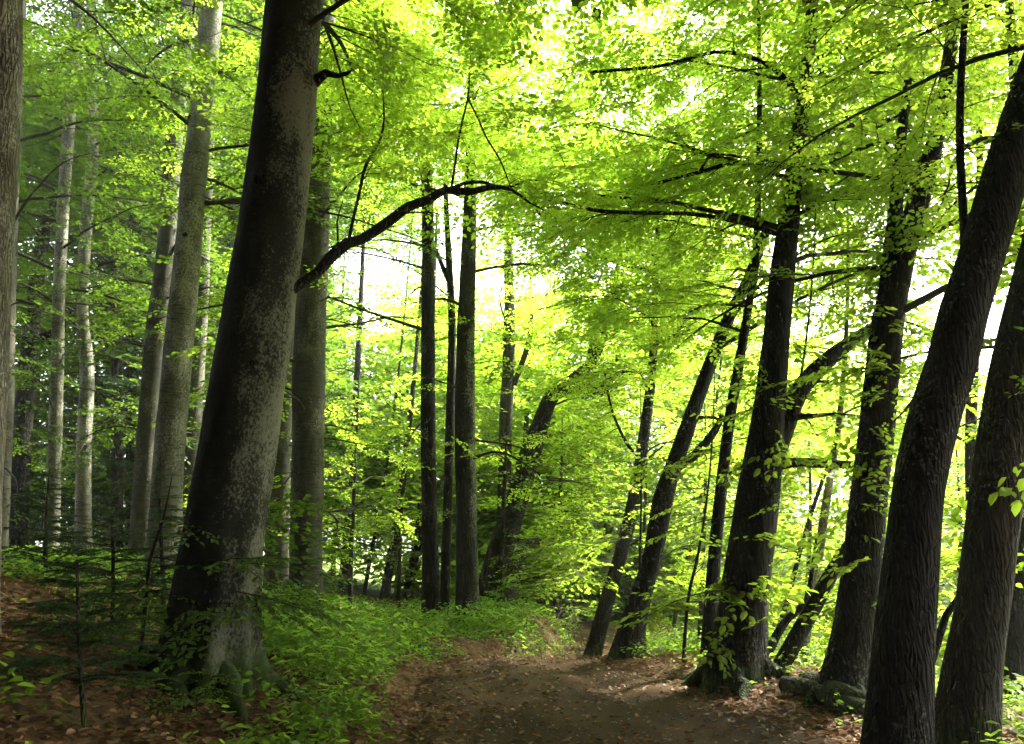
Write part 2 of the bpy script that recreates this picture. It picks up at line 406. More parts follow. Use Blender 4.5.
def spray_template(leaf, space, hi, seed, twigs=True):
    """one flat leafy twig system, about 1 m along +X, normal +Z"""
    r = np.random.default_rng(seed)
    pos, d, nn, L = [], [], [], []
    m = Mass()
    bend = r.uniform(-.15, .15)
    ax = lambda x: np.array([x, bend * x * x, -0.10 * x * x])
    if twigs: m.add(*tube([ax(x) for x in np.linspace(0, 1, 5)], np.linspace(.006, .002, 5), 3))
    k = 0; x = 0.10
    def leaves_on(p0, dr, ln, first):
        sgn = 1
        t = first
        while t < ln:
            ang = sgn * R(r.uniform(35, 65)); sgn = -sgn
            c, s = math.cos(ang), math.sin(ang)
            dd = np.array([dr[0] * c - dr[1] * s, dr[0] * s + dr[1] * c, r.uniform(-.35, .12)])
            pos.append(p0 + dr * t + np.array([0, 0, r.uniform(-.012, .012)])); d.append(dd)
            nn.append(np.array([r.normal(0, .38), r.normal(0, .38), 1])); L.append(leaf * r.uniform(.65, 1.2))
            t += space * r.uniform(.7, 1.3)
        pos.append(p0 + dr * ln); d.append(dr + np.array([0, 0, r.uniform(-.3, .1)])); nn.append(np.array([r.normal(0, .3), r.normal(0, .3), 1])); L.append(leaf * r.uniform(.8, 1.2))
    while x < 0.97:
        sgn = 1 if k % 2 else -1; k += 1
        a = sgn * R(r.uniform(36, 58)) + 2 * bend * x
        ln = max(.10, (.52 * (1 - .75 * x)) * r.uniform(.6, 1.25))
        dr = np.array([math.cos(a), math.sin(a), r.uniform(-.22, .10)])
        p0 = ax(x)
        if twigs: m.add(*tube([p0, p0 + dr * ln * .5, p0 + dr * ln], [.003, .002, .001], 3))
        leaves_on(p0, dr, ln, space * .6)
        x += space * 1.9 * r.uniform(.7, 1.3)
    leaves_on(ax(.15), nrmz(ax(1) - ax(.15)), .85, 0.02)
    V, Q = leaf_quads(np.array(pos), np.array(d), np.array(nn), np.array(L), r.uniform(.58, .68), hi)
    if twigs: return (V, Q, np.concatenate(m.V), np.concatenate(m.Q))
    return (V, Q, None, None)

TPL = {
    'near': [spray_template(.098, .054, True, 10 + i) for i in range(7)],
    'shoot': [spray_template(.19, .15, True, 70 + i) for i in range(7)],
    'mid': [spray_template(.105, .068, False, 30 + i) for i in range(7)],
    'far': [spray_template(.17, .12, False, 50 + i, False) for i in range(7)],
}

def place_sprays(mass, lod, O, D, Nn, S, leaf_slot=0, twig_slot=1):
    """O origins, D directions, Nn normals, S scales"""
    if len(O) == 0: return
    O = np.asarray(O); D = nrmz(np.asarray(D)); Nn = np.asarray(Nn); S = np.asarray(S)
    Nn = nrmz(Nn - D * np.sum(Nn * D, -1, keepdims=True)); Y_ = np.cross(Nn, D)
    M = np.stack([D, Y_, Nn], -1) * S[:, None, None]
    ids = rng.integers(0, len(TPL[lod]), len(O))
    for k, (V, Q, TV, TQ) in enumerate(TPL[lod]):
        sel = np.where(ids == k)[0]
        if len(sel) == 0: continue
        for VV, QQ, slot in ((V, Q, leaf_slot), (TV, TQ, twig_slot)):
            if VV is None: continue
            w = np.einsum('nij,vj->nvi', M[sel], VV) + O[sel][:, None, :]
            q = QQ[None] + (np.arange(len(sel)) * len(VV))[:, None, None]
            mass.add(w, q, slot)

def branch_line(p0, az, el, L, droop, r, n=9):
    pts = [np.array(p0)]; e = el; a = az; st = L / (n - 1)
    for i in range(n - 1):
        pts.append(pts[-1] + st * np.array([math.cos(a) * math.cos(e), math.sin(a) * math.cos(e), math.sin(e)]))
        e -= droop / (n - 1) + r.normal(0, .07); a += r.normal(0, .10)
    return np.array(pts)

def dress(mass, line, lod, r, dens, O, D, Nn, S, t0=.25, rad0=.03, side_len=.42, size=1.0, tubes=True, slot=1):
    """side branches and leafy sprays along a limb"""
    seg = np.linalg.norm(np.diff(line, axis=0), axis=1); cum = np.concatenate([[0], np.cumsum(seg)]); L = cum[-1]
    def P(t): return np.array([np.interp(t * L, cum, line[:, k]) for k in range(3)])
    nside = max(2, int(L * dens))
    for i in range(nside):
        t = t0 + (1 - t0) * (i + r.uniform(0, 1)) / nside; p = P(min(t, 1)); f = nrmz(P(min(t + .04, 1.0)) - P(max(t - .04, 0)))
        sgn = 1 if i % 2 else -1
        a = math.atan2(f[1], f[0]) + sgn * R(r.uniform(30, 75))
        ln = max(.35, L * side_len * (1.15 - t) * r.uniform(.6, 1.3)); el = r.uniform(-.25, .30)
        q = branch_line(p, a, el, ln, .25, r, 4)
        if tubes: mass.add(*tube(q, np.linspace(max(.005, rad0 * .45 * (1 - t)), .003, 4), 4), slot)
        ns = max(1, int(ln / .42 / size))
        for j in range(ns):
            tt = (j + r.uniform(.1, .9)) / ns; k = tt * 3; i0 = min(int(k), 2)
            o = q[i0] + (q[i0 + 1] - q[i0]) * (k - i0); ff = nrmz(q[i0 + 1] - q[i0])
            ang = (1 if j % 2 else -1) * R(r.uniform(10, 55)); c, s_ = math.cos(ang), math.sin(ang)
            dd = np.array([ff[0] * c - ff[1] * s_, ff[0] * s_ + ff[1] * c, ff[2] * .5 + r.normal(-.12, .16)])
            O.append(o); D.append(dd); Nn.append([r.normal(0, .22), r.normal(0, .22), 1]); S.append(size * r.uniform(.55, 1.1))
    O.append(P(.95)); D.append(P(1) - P(.9)); Nn.append([r.normal(0, .2), r.normal(0, .2), 1]); S.append(size * r.uniform(.7, 1.1))

HOLES = []
CLEAR = []
def clear_line(pts, w, y0, y1):
    for (a, b) in zip(pts[:-1], pts[1:]):
        for t in np.linspace(0, 1, 10, endpoint=False):
            px, py = a[0] + (b[0] - a[0]) * t, a[1] + (b[1] - a[1]) * t
            if y0 < py < y1: CLEAR.append((px, py, w))
clear_line([(593, 656), (622, 550), (645, 430), (655, 300)], 15, 290, 660)
clear_line([(626, 658), (652, 560), (672, 470), (708, 370), (765, 235)], 17, 240, 660)
clear_line([(708, 668), (719, 510), (738, 370), (755, 270)], 13, 260, 660)
clear_line([(734, 680), (757, 500), (776, 340), (797, 150)], 22, 230, 660)
clear_line([(843, 700), (868, 500), (882, 372), (928, 170)], 20, 160, 660)
clear_line([(893, 765), (913, 550), (936, 410), (975, 275), (1026, 110)], 26, 90, 744)
clear_line([(282, 300), (325, 263), (390, 219), (455, 191), (510, 188)], 16, 0, 744)
clear_line([(486, 605), (514, 510), (535, 440)], 9, 400, 600)
clear_line([(305, 613), (309, 372), (318, 150)], 16, 100, 560)
clear_line([(430, 632), (428, 220)], 10, 220, 640)
clear_line([(467, 637), (466, 220)], 11, 230, 640)
def keep_mask(O, near=3.2, holes=()):   # no sprays poking at the viewer
    O = np.asarray(O)
    k = (np.linalg.norm(O - CAM, axis=1) > near)
    px, py = project(O)
    C = np.array(CLEAR)
    near_line = ((((px[:, None] - C[None, :, 0]) ** 2 + (py[:, None] - C[None, :, 1]) ** 2) < C[None, :, 2] ** 2).any(1))
    k &= ~(near_line & (rng.random(len(O)) < .85))
    for (hx, hy, ra, rb, prob) in holes:
        inside = ((px - hx) / ra) ** 2 + ((py - hy) / rb) ** 2 < 1
        k &= ~(inside & (rng.random(len(O)) < prob))
    return k

def make_crown(tp, spec, lod, seed, lines=(), holes=()):
    """tp: trunk path (P, r). spec: dict(lo, hi, n, len, el, droop, dens, az=(center, spread)) or None"""
    r = np.random.default_rng(seed); m = Mass(); O, D, Nn, S = [], [], [], []
    P, rad = tp
    for sp in (spec or []):
        lo, hi, n, ln = sp['lo'], sp['hi'], sp['n'], sp['len']
        for i in range(n):
            z = P[0][2] + lo + (hi - lo) * (i + r.uniform(0, 1)) / n
            if z > P[-1][2]: z = P[-1][2] - .1
            p = np.array([np.interp(z, P[:, 2], P[:, 0]), np.interp(z, P[:, 2], P[:, 1]), z]); rr = float(np.interp(z, P[:, 2], rad))
            az = r.uniform(0, 2 * math.pi) if 'az' not in sp else R(sp['az'][0]) + r.uniform(-1, 1) * R(sp['az'][1])
            f = (z - P[0][2] - lo) / max(hi - lo, .1)
            L = ln * (1 - sp.get('top', .45) * f) * r.uniform(.65, 1.2)
            line = branch_line(p, az, R(sp.get('el', 22)) + r.normal(0, .14), L, sp.get('droop', .55), r)
            r0 = min(rr * .4, .010 + .0075 * L)
            m.add(*tube(line, np.linspace(r0, .006, len(line)), 5), 1)
            dress(m, line, lod, r, sp.get('dens', 2.6), O, D, Nn, S, sp.get('t0', .2), r0, sp.get('side', .42), sp.get('size', 1.0))
    for (line, r0, dens, t0, size) in lines:
        dress(m, line, lod, r, dens, O, D, Nn, S, t0, r0, .35, size)
    if O:
        O = np.array(O); k = keep_mask(O, holes=holes)
        place_sprays(m, lod, O[k], np.array(D)[k], np.array(Nn)[k], np.array(S)[k])
    return m

def make_shoots(tp, lo, hi, n, lod, seed, size=.52):
    """short leafy shoots growing straight from the trunk"""
    r = np.random.default_rng(seed); m = Mass(); P, rad = tp; O, D, Nn, S = [], [], [], []
    for i in range(n):
        z = P[0][2] + r.uniform(lo, hi); a = r.uniform(0, 2 * math.pi)
        rr = float(np.interp(z, P[:, 2], rad))
        c = np.array([np.interp(z, P[:, 2], P[:, 0]), np.interp(z, P[:, 2], P[:, 1]), z])
        d = np.array([math.cos(a), math.sin(a), r.uniform(-.5, .35)])
        for j in range(r.integers(1, 4)):
            O.append(c + d * rr * .92 + np.array([0, 0, r.normal(0, .12)])); D.append(d + r.normal(0, .45, 3)); Nn.append([r.normal(0, .5), r.normal(0, .5), 1]); S.append(size * r.uniform(.5, 1.3))
    place_sprays(m, lod, O, D, Nn, S)
    return m

# ------------------------------------------------------------------ trees traced as trunks standing on the ground
TREES = {}
def trunk_path(pts, Y=None, height=17.0, ly=0.0, step=.14, top_taper=.3):
    """pts: (px, py, width px) from the base up"""
    if Y is None: Y = ghit(pts[0][0], pts[0][1])
    P, r = [], []
    for (px, py, w) in pts:
        p = at(px, py, Y + ly * (pts[0][1] - py) / 100.0)
        P.append(p); r.append(w * depth(p) / FPX / 2)
    P = np.array(P); r = np.array(r)
    gz = float(ground(P[0][0], P[0][1]))
    base = np.array([P[0][0], P[0][1], gz])
    if P[0][2] - gz > .05:
        d = P[0] - P[1]; P = np.vstack([P[0] + d / abs(d[2]) * (P[0][2] - gz + .25), P]); r = np.concatenate([[r[0] * 1.08], r])
        base = np.array([P[0][0], P[0][1], float(ground(P[0][0], P[0][1]))])
    else:
        P = np.vstack([P[0] + np.array([0, 0, -.3]), P]); r = np.concatenate([[r[0]], r])
    d = nrmz(P[-1] - P[-2]); top = gz + height
    if P[-1][2] < top - .5:
        k = 5
        dd = d.copy(); r0 = r[-1]; z0 = P[-1][2]
        for i in range(1, k + 1):
            dd = nrmz(dd * .8 + np.array([0, 0, .2]))
            P = np.vstack([P, P[-1] + dd / dd[2] * (top - z0) / k]); r = np.concatenate([r, [r0 * (1 - (1 - top_taper) * i / k)]])
    SP, SR = smooth_path(P, r, step)
    return base, (SP, SR), Y

def traced(pts, Y0, Y1, step=.1):
    P, r = [], []
    for i, (px, py, w) in enumerate(pts):
        p = at(px, py, Y0 + (Y1 - Y0) * i / (len(pts) - 1)); P.append(p); r.append(w * depth(p) / FPX / 2)
    return smooth_path(np.array(P), np.array(r), step)

def tree(name, pts, barkm, label, cat='tree', group=None, Y=None, height=17, ly=0, crown=None, lod='mid', seed=1, leafm=None,
         branches=(), shoots=None, holes=(), roots=0, knots=(), flare=.55, rough=.10, sides=20, lobes=5, top_taper=.3):
    base, tp, Yb = trunk_path(pts, Y, height, ly, top_taper=top_taper)
    leafm = leafm or M_leaf
    root = empty(name, base); tag(root, label, cat, group)
    V, Q = tube(tp[0], tp[1], sides, seed, rough, flare, lobes)
    mesh_obj('trunk', V - base, Q, barkm, smooth=True, parent=root)
    for (kx, ky, kw) in knots:   # branch scars: low dark bosses on the bark
        c = at(kx, ky, Yb); ax_ = np.array([np.interp(c[2], tp[0][:, 2], tp[0][:, 0]), np.interp(c[2], tp[0][:, 2], tp[0][:, 1]), c[2]])
        rt = float(np.interp(c[2], tp[0][:, 2], tp[1])); kr = kw * depth(c) / FPX / 2
        dx = float(np.clip((c[0] - ax_[0]) / rt, -.93, .93)); d = np.array([dx, -math.sqrt(1 - dx * dx), .05])
        q = ax_ + d * (rt + kr * np.array([-.5, -.1, .12, .22, .20])[:, None])
        V, Q = tube(q, kr * np.array([1.25, 1.1, .9, .55, .02]), 12, seed, .2); mesh_obj('knot', V - base, Q, B_dark, smooth=True, parent=root)
    rr0 = np.random.default_rng(seed * 7 + 1)
    for k in range(roots):
        a = 6.283 * k / roots + rr0.uniform(-.4, .4); r0 = float(np.interp(base[2] + .1, tp[0][:, 2], tp[1])); Lr = r0 * rr0.uniform(1.8, 3.4); q = []
        for t in np.linspace(0, 1, 8):
            aa = a + rr0.normal(0, .07); d = r0 * .55 + Lr * t
            x_, y_ = base[0] + math.cos(aa) * d, base[1] + math.sin(aa) * d
            q.append([x_, y_, float(ground(x_, y_)) + r0 * .75 * (1 - t) ** 2.2 - .05 * t])
        q, qr = smooth_path(np.array(q), r0 * np.array([.42, .36, .30, .25, .2, .16, .12, .06]), .05)
        V, Q = tube(q, qr, 10, seed + k, .25); mesh_obj('root', V - base, Q, barkm, smooth=True, parent=root)
    lines = []
    for b in branches:
        bp, br = traced(b['pts'], Yb + b.get('y0', 0), Yb + b.get('y1', 0))
        V, Q = tube(bp, br, 10, seed + 3, .14)
        mesh_obj('branch', V - base, Q, b.get('mat', barkm), smooth=True, parent=root)
        if b.get('dens', 2.5) > 0: lines.append((bp[::max(1, len(bp) // 10)], float(br[0]), b.get('dens', 2.5), b.get('t0', .3), b.get('size', 1.0)))
    if crown or lines:
        m = make_crown(tp, crown, lod, seed * 17 + 3, lines, holes)
        if m.V: m.build('crown', [leafm, B_twig], root, base, 1)
    if shoots:
        m = make_shoots(tp, *shoots, seed=seed * 5 + 2)
        m.build('trunk_shoots', [leafm, B_twig], root, base, 1)
    print(f"{name:22s} Y={Yb:5.1f} x={base[0]:5.2f} z={base[2]:5.2f} dia={2*tp[1][min(8,len(tp[1])-1)]:.2f}  {label}")
    TREES[label] = (root, base, tp)
    return root, base, tp

exec_trees = True
# --- crown kinds
def hi_crown(n=16, lo=6.0, hi=16.0, ln=4.2, **k): return dict(lo=lo, hi=hi, n=n, len=ln, **k)
def lo_crown(n=8, lo=2.0, hi=6.0, ln=2.6, **k): return dict(lo=lo, hi=hi, n=n, len=ln, el=8, droop=.5, **k)

# ---- left side
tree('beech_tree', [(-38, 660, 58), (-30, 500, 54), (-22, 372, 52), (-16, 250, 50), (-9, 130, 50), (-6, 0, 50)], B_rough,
     'rough pale grey trunk cut off by the left edge of the picture', Y=7.5, seed=1, lod='mid', leafm=M_leaf_shaded,
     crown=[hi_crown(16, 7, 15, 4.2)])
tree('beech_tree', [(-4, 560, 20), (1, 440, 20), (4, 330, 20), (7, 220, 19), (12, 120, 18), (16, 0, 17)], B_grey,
     'dim grey trunk half hidden behind the rough pale trunk at the left edge', Y=16, seed=2, leafm=M_leaf_shaded, crown=[hi_crown(14), lo_crown(8)])
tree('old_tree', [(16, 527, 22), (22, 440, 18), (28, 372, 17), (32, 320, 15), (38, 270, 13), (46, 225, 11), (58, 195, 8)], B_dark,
     'black crooked tree leaning right between the two left edge trunks and the slim pale pair', Y=21, height=9, seed=3, leafm=M_leaf_shaded,
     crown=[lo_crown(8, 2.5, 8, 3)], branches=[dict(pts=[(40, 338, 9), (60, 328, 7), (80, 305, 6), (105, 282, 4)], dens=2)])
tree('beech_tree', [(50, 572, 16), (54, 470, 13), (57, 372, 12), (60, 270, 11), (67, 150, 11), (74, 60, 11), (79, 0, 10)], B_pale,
     'slim pale beech, left one of the thin pair, its foot among saplings', Y=18, seed=4, leafm=M_leaf_shaded, crown=[hi_crown(20, 6, 17, 4.4), lo_crown(9, 3, 8)])
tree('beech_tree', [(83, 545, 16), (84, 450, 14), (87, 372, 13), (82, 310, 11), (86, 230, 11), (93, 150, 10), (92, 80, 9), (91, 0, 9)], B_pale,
     'slim pale beech with a slight kink, right one of the thin pair', Y=20, seed=5, leafm=M_leaf_shaded, crown=[hi_crown(20, 6, 17, 4.4), lo_crown(9, 3, 8)])
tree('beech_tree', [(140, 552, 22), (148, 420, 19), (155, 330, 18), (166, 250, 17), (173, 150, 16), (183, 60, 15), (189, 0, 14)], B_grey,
     'shaded greenish trunk leaning close behind the bright pale beech', Y=18, seed=6, leafm=M_leaf_shaded, crown=[hi_crown(20, 6, 17, 4.4), lo_crown(9, 3, 8)])
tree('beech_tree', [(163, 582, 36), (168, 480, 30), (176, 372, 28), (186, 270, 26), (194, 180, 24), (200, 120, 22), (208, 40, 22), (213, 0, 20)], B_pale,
     'bright pale smooth beech with a black knot, left of the giant dark trunk', Y=13.5, seed=7, knots=[(191, 122, 8), (190, 240, 5)], leafm=M_leaf_shaded, crown=[hi_crown(24, 6.5, 17, 5)])
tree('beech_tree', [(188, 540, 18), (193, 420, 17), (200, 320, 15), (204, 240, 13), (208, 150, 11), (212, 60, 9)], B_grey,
     'dim slender trunk between the bright pale beech and the giant dark trunk', Y=21, seed=8, leafm=M_leaf_shaded, crown=[hi_crown(14), lo_crown(6, 3, 7)])
# the giant
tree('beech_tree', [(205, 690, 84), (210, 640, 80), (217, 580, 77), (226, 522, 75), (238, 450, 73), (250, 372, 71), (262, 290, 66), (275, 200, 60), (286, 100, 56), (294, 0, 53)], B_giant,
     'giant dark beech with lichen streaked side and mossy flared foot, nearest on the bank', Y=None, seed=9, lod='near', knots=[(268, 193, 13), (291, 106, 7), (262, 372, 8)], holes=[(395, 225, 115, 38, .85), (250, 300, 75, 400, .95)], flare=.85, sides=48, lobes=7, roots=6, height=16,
     crown=[hi_crown(22, 7.2, 14, 5.2, az=(35, 70), dens=3.3), hi_crown(14, 9, 15, 4.5)],
     branches=[dict(pts=[(276, 302, 13), (296, 287, 11), (318, 272, 10.5), (330, 258, 11.5), (348, 243, 11), (362, 239, 9.5), (388, 222, 10), (408, 207, 9.5), (428, 200, 9), (446, 190, 8), (470, 192, 7), (492, 187, 6), (512, 190, 3.5), (530, 203, 2), (548, 212, .8)], y0=-.1, y1=1.3, mat=B_dark, dens=.9, t0=.75),
               dict(pts=[(444, 193, 5), (462, 184, 4), (482, 182, 3.5), (505, 188, 2.5), (530, 180, 1.5), (556, 184, .6)], y0=1.0, y1=1.6, mat=B_dark, dens=2.2, t0=.5),
               dict(pts=[(451, 190, 3), (455, 165, 2.5), (458, 142, 2.3), (463, 118, 2), (468, 97, 1.6), (470, 70, .8)], y0=1.0, y1=.8, mat=B_dark, dens=3, t0=.3),
               dict(pts=[(467, 97, 2), (478, 118, 2), (486, 137, 2), (500, 160, 1.6), (512, 190, .8)], y0=.8, y1=.9, mat=B_dark, dens=1),
               dict(pts=[(348, 244, 4), (353, 220, 3.4), (360, 190, 3.2), (366, 165, 3), (380, 140, 2.4), (384, 118, 1.8), (383, 95, .8)], y0=.3, y1=.3, mat=B_dark, dens=3, t0=.3),
               dict(pts=[(388, 220, 3), (402, 214, 2), (425, 212, 1.5), (450, 216, .8)], y0=.6, y1=.4, mat=B_dark, dens=2.5, t0=.3),
               dict(pts=[(330, 260, 3), (338, 242, 2.2), (337, 222, 1.6), (343, 200, .8)], y0=.2, y1=.0, mat=B_dark, dens=2.5, t0=.3),
               dict(pts=[(314, 82, 13), (326, 73, 8), (338, 76, 5.5), (348, 73, 4), (352, 70, 1)], y0=0, y1=-.3, mat=B_dark, dens=0)])
tree('beech_tree', [(305, 613, 34), (307, 500, 32), (309, 372, 32), (314, 250, 29), (318, 150, 26), (322, 60, 22), (325, 0, 20)], B_grey,
     'straight brown grey column right behind the giant dark beech', Y=15, seed=10, holes=[(372, 290, 42, 62, .92), (350, 250, 30, 40, .8)], crown=[hi_crown(16, 6, 15, 4.5), lo_crown(12, 2.2, 6.5, 2.8)])
tree('beech_tree', [(276, 595, 25), (279, 470, 22), (284, 372, 18), (288, 300, 15), (292, 200, 13)], B_grey,
     'shaded trunk squeezed between the giant dark beech and the straight brown column', Y=18, seed=11, holes=[(372, 290, 42, 62, .92), (350, 250, 30, 40, .8)], crown=[hi_crown(14), lo_crown(8, 2, 6)])
# ---- centre
tree('beech_tree', [(431, 632, 19), (430, 540, 16), (428, 430, 15), (428, 330, 14), (428, 220, 12), (426, 150, 10)], B_dark,
     'straight dark trunk left of the path bend, left one of the upright three', Y=18.5, seed=12, holes=[(372, 290, 42, 62, .92), (350, 250, 30, 40, .8)], crown=[hi_crown(14, 7, 16, 4.2, az=(190, 100)), lo_crown(3, 4, 7)])
tree('beech_tree', [(444, 622, 10), (447, 520, 9), (450, 420, 9), (452, 330, 8), (449, 262, 7), (446, 200, 5)], B_dark,
     'thinnest dark stem, middle of the upright three by the path bend', Y=20, seed=13, holes=[(372, 290, 42, 62, .92), (350, 250, 30, 40, .8)], crown=[hi_crown(7, 7, 14, 2.6)],
     branches=[dict(pts=[(451, 285, 6), (444, 270, 5), (436, 250, 4)], dens=0)])
tree('beech_tree', [(468, 637, 28), (467, 590, 23), (467, 520, 21), (465, 430, 20), (466, 330, 17), (469, 230, 14), (470, 160, 10)], B_lit_flank,
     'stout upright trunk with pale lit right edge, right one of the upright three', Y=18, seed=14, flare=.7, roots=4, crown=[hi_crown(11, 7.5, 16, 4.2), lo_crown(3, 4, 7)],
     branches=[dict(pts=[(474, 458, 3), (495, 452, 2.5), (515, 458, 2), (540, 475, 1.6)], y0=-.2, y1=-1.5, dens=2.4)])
tree('old_tree', [(486, 605, 30), (500, 555, 27), (514, 510, 24), (527, 465, 22), (540, 425, 18), (553, 395, 15), (575, 378, 12), (598, 352, 9), (612, 300, 7)], B_dark,
     'old dark leaning tree bowing right over the green bank', Y=23, height=11, seed=15, crown=[lo_crown(10, 3.5, 10, 3.5)], flare=.3,
     branches=[dict(pts=[(556, 393, 12), (580, 388, 12), (600, 392, 10), (615, 375, 7), (640, 372, 4)], y0=0, y1=-1, dens=2.2),
               dict(pts=[(590, 360, 8), (598, 330, 10), (606, 302, 9), (622, 285, 5)], y0=0, y1=0, dens=1.5)])
tree('broken_tree', [(505, 606, 22), (512, 575, 17), (519, 556, 14), (530, 545, 11), (541, 544, 8)], B_brown,
     'short broken brown stem with a bent stub at the foot of the leaning old tree', Y=22.5, height=.5, seed=16, flare=.3, lod='mid')
tree('beech_tree', [(502, 600, 15), (504, 500, 14), (506, 420, 13), (509, 350, 12), (509, 290, 10), (508, 230, 8)], B_brown,
     'upright brown trunk crossing behind the leaning old tree', Y=25, seed=17, crown=[hi_crown(8, 8, 16, 4), lo_crown(5, 3, 7)],
     branches=[dict(pts=[(514, 385, 6), (528, 345, 6), (532, 315, 4)], dens=2)])
# ---- right side
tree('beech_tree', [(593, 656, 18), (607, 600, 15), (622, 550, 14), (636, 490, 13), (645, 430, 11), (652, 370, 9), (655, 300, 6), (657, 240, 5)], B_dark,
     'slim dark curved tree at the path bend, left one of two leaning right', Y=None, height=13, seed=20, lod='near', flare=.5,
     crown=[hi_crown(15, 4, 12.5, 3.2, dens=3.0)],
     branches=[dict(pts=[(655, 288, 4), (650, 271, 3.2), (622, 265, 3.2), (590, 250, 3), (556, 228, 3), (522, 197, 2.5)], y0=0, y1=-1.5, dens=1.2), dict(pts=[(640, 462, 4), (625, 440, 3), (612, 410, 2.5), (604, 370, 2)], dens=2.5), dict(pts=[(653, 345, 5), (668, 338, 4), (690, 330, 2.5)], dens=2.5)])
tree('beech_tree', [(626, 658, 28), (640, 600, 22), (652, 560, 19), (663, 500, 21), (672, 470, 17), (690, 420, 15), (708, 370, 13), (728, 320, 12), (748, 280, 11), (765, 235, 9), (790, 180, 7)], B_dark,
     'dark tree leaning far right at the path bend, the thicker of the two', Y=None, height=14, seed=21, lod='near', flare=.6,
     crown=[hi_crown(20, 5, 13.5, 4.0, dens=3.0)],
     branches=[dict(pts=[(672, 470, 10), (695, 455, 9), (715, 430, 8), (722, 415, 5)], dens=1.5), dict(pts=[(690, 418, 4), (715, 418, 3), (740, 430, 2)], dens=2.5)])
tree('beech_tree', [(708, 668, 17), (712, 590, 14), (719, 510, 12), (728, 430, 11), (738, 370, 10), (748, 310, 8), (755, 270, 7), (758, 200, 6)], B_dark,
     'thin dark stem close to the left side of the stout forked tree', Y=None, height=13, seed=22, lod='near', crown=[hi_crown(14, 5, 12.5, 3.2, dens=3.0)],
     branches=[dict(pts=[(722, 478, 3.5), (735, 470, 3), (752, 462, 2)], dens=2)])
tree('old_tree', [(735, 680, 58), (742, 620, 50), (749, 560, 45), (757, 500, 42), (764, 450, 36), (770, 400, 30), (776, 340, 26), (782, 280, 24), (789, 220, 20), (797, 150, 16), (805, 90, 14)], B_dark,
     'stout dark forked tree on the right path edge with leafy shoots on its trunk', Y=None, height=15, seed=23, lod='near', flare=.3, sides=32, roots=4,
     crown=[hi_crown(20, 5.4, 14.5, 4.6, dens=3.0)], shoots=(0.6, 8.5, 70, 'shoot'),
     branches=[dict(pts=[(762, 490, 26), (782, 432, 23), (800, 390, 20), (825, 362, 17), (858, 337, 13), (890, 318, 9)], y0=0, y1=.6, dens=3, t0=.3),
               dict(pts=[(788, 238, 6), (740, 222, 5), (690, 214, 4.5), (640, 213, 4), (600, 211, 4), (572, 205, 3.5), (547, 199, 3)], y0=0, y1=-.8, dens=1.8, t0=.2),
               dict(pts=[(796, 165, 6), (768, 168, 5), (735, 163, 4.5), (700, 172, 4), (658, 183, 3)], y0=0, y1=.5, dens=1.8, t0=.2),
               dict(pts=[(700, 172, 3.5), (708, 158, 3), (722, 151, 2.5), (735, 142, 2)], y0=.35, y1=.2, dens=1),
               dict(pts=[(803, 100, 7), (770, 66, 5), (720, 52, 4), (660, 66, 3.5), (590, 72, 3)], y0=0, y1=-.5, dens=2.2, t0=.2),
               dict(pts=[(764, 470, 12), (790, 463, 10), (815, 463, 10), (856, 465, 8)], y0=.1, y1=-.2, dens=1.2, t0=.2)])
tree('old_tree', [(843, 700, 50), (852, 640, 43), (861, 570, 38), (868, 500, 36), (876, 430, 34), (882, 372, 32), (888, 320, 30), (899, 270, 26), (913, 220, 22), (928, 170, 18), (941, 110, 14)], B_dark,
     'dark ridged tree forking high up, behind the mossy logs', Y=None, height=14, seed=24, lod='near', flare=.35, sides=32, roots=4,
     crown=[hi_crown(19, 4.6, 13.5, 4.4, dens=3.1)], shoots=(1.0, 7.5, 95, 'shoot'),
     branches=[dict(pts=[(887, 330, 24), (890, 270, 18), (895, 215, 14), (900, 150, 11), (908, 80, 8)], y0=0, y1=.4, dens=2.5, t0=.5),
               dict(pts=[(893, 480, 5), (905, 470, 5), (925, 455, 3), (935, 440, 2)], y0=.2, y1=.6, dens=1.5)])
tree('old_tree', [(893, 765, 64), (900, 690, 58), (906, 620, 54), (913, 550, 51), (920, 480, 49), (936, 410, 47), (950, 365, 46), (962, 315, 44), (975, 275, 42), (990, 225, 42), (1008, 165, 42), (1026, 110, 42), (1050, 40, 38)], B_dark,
     'large black ridged trunk leaning right in front, pale lichen flecks on its side', Y=6.6, height=12, seed=25, lod='near', flare=.3, sides=36,
     crown=[hi_crown(11, 5.2, 11.5, 3.8, dens=3.1, az=(60, 110))],
     branches=[dict(pts=[(966, 306, 9), (964, 230, 8), (960, 150, 8), (961, 80, 7), (966, 0, 6)], y0=.1, y1=.5, dens=3, t0=.3),
               dict(pts=[(945, 395, 4), (958, 360, 0.01)], dens=0) if False else dict(pts=[(944, 375, 3), (925, 385, 3), (905, 410, 2), (890, 425, 1.5)], y0=-.1, y1=-.5, dens=2)])
tree('old_tree', [(964, 765, 64), (970, 690, 56), (980, 620, 50), (990, 540, 48), (999, 470, 48), (1010, 410, 48), (1022, 350, 48), (1038, 280, 46), (1056, 200, 44)], B_brown,
     'mossy brown trunk cut by the right edge, beside the large black leaning trunk', Y=7.0, height=12, seed=26, lod='near', flare=.3, sides=36,
     crown=[hi_crown(10, 5, 11.5, 3.6, dens=3.1, az=(60, 110))], shoots=(2.0, 6, 26, 'shoot'))
tree('beech_tree', [(1012, 725, 24), (1017, 600, 20), (1020, 500, 18), (1023, 400, 16)], B_dark,
     'dim trunk behind the mossy brown one at the right edge', Y=9.5, height=12, seed=27, lod='near', crown=[hi_crown(10, 4, 11, 3), lo_crown(4, 1.5, 4, 1.6)])
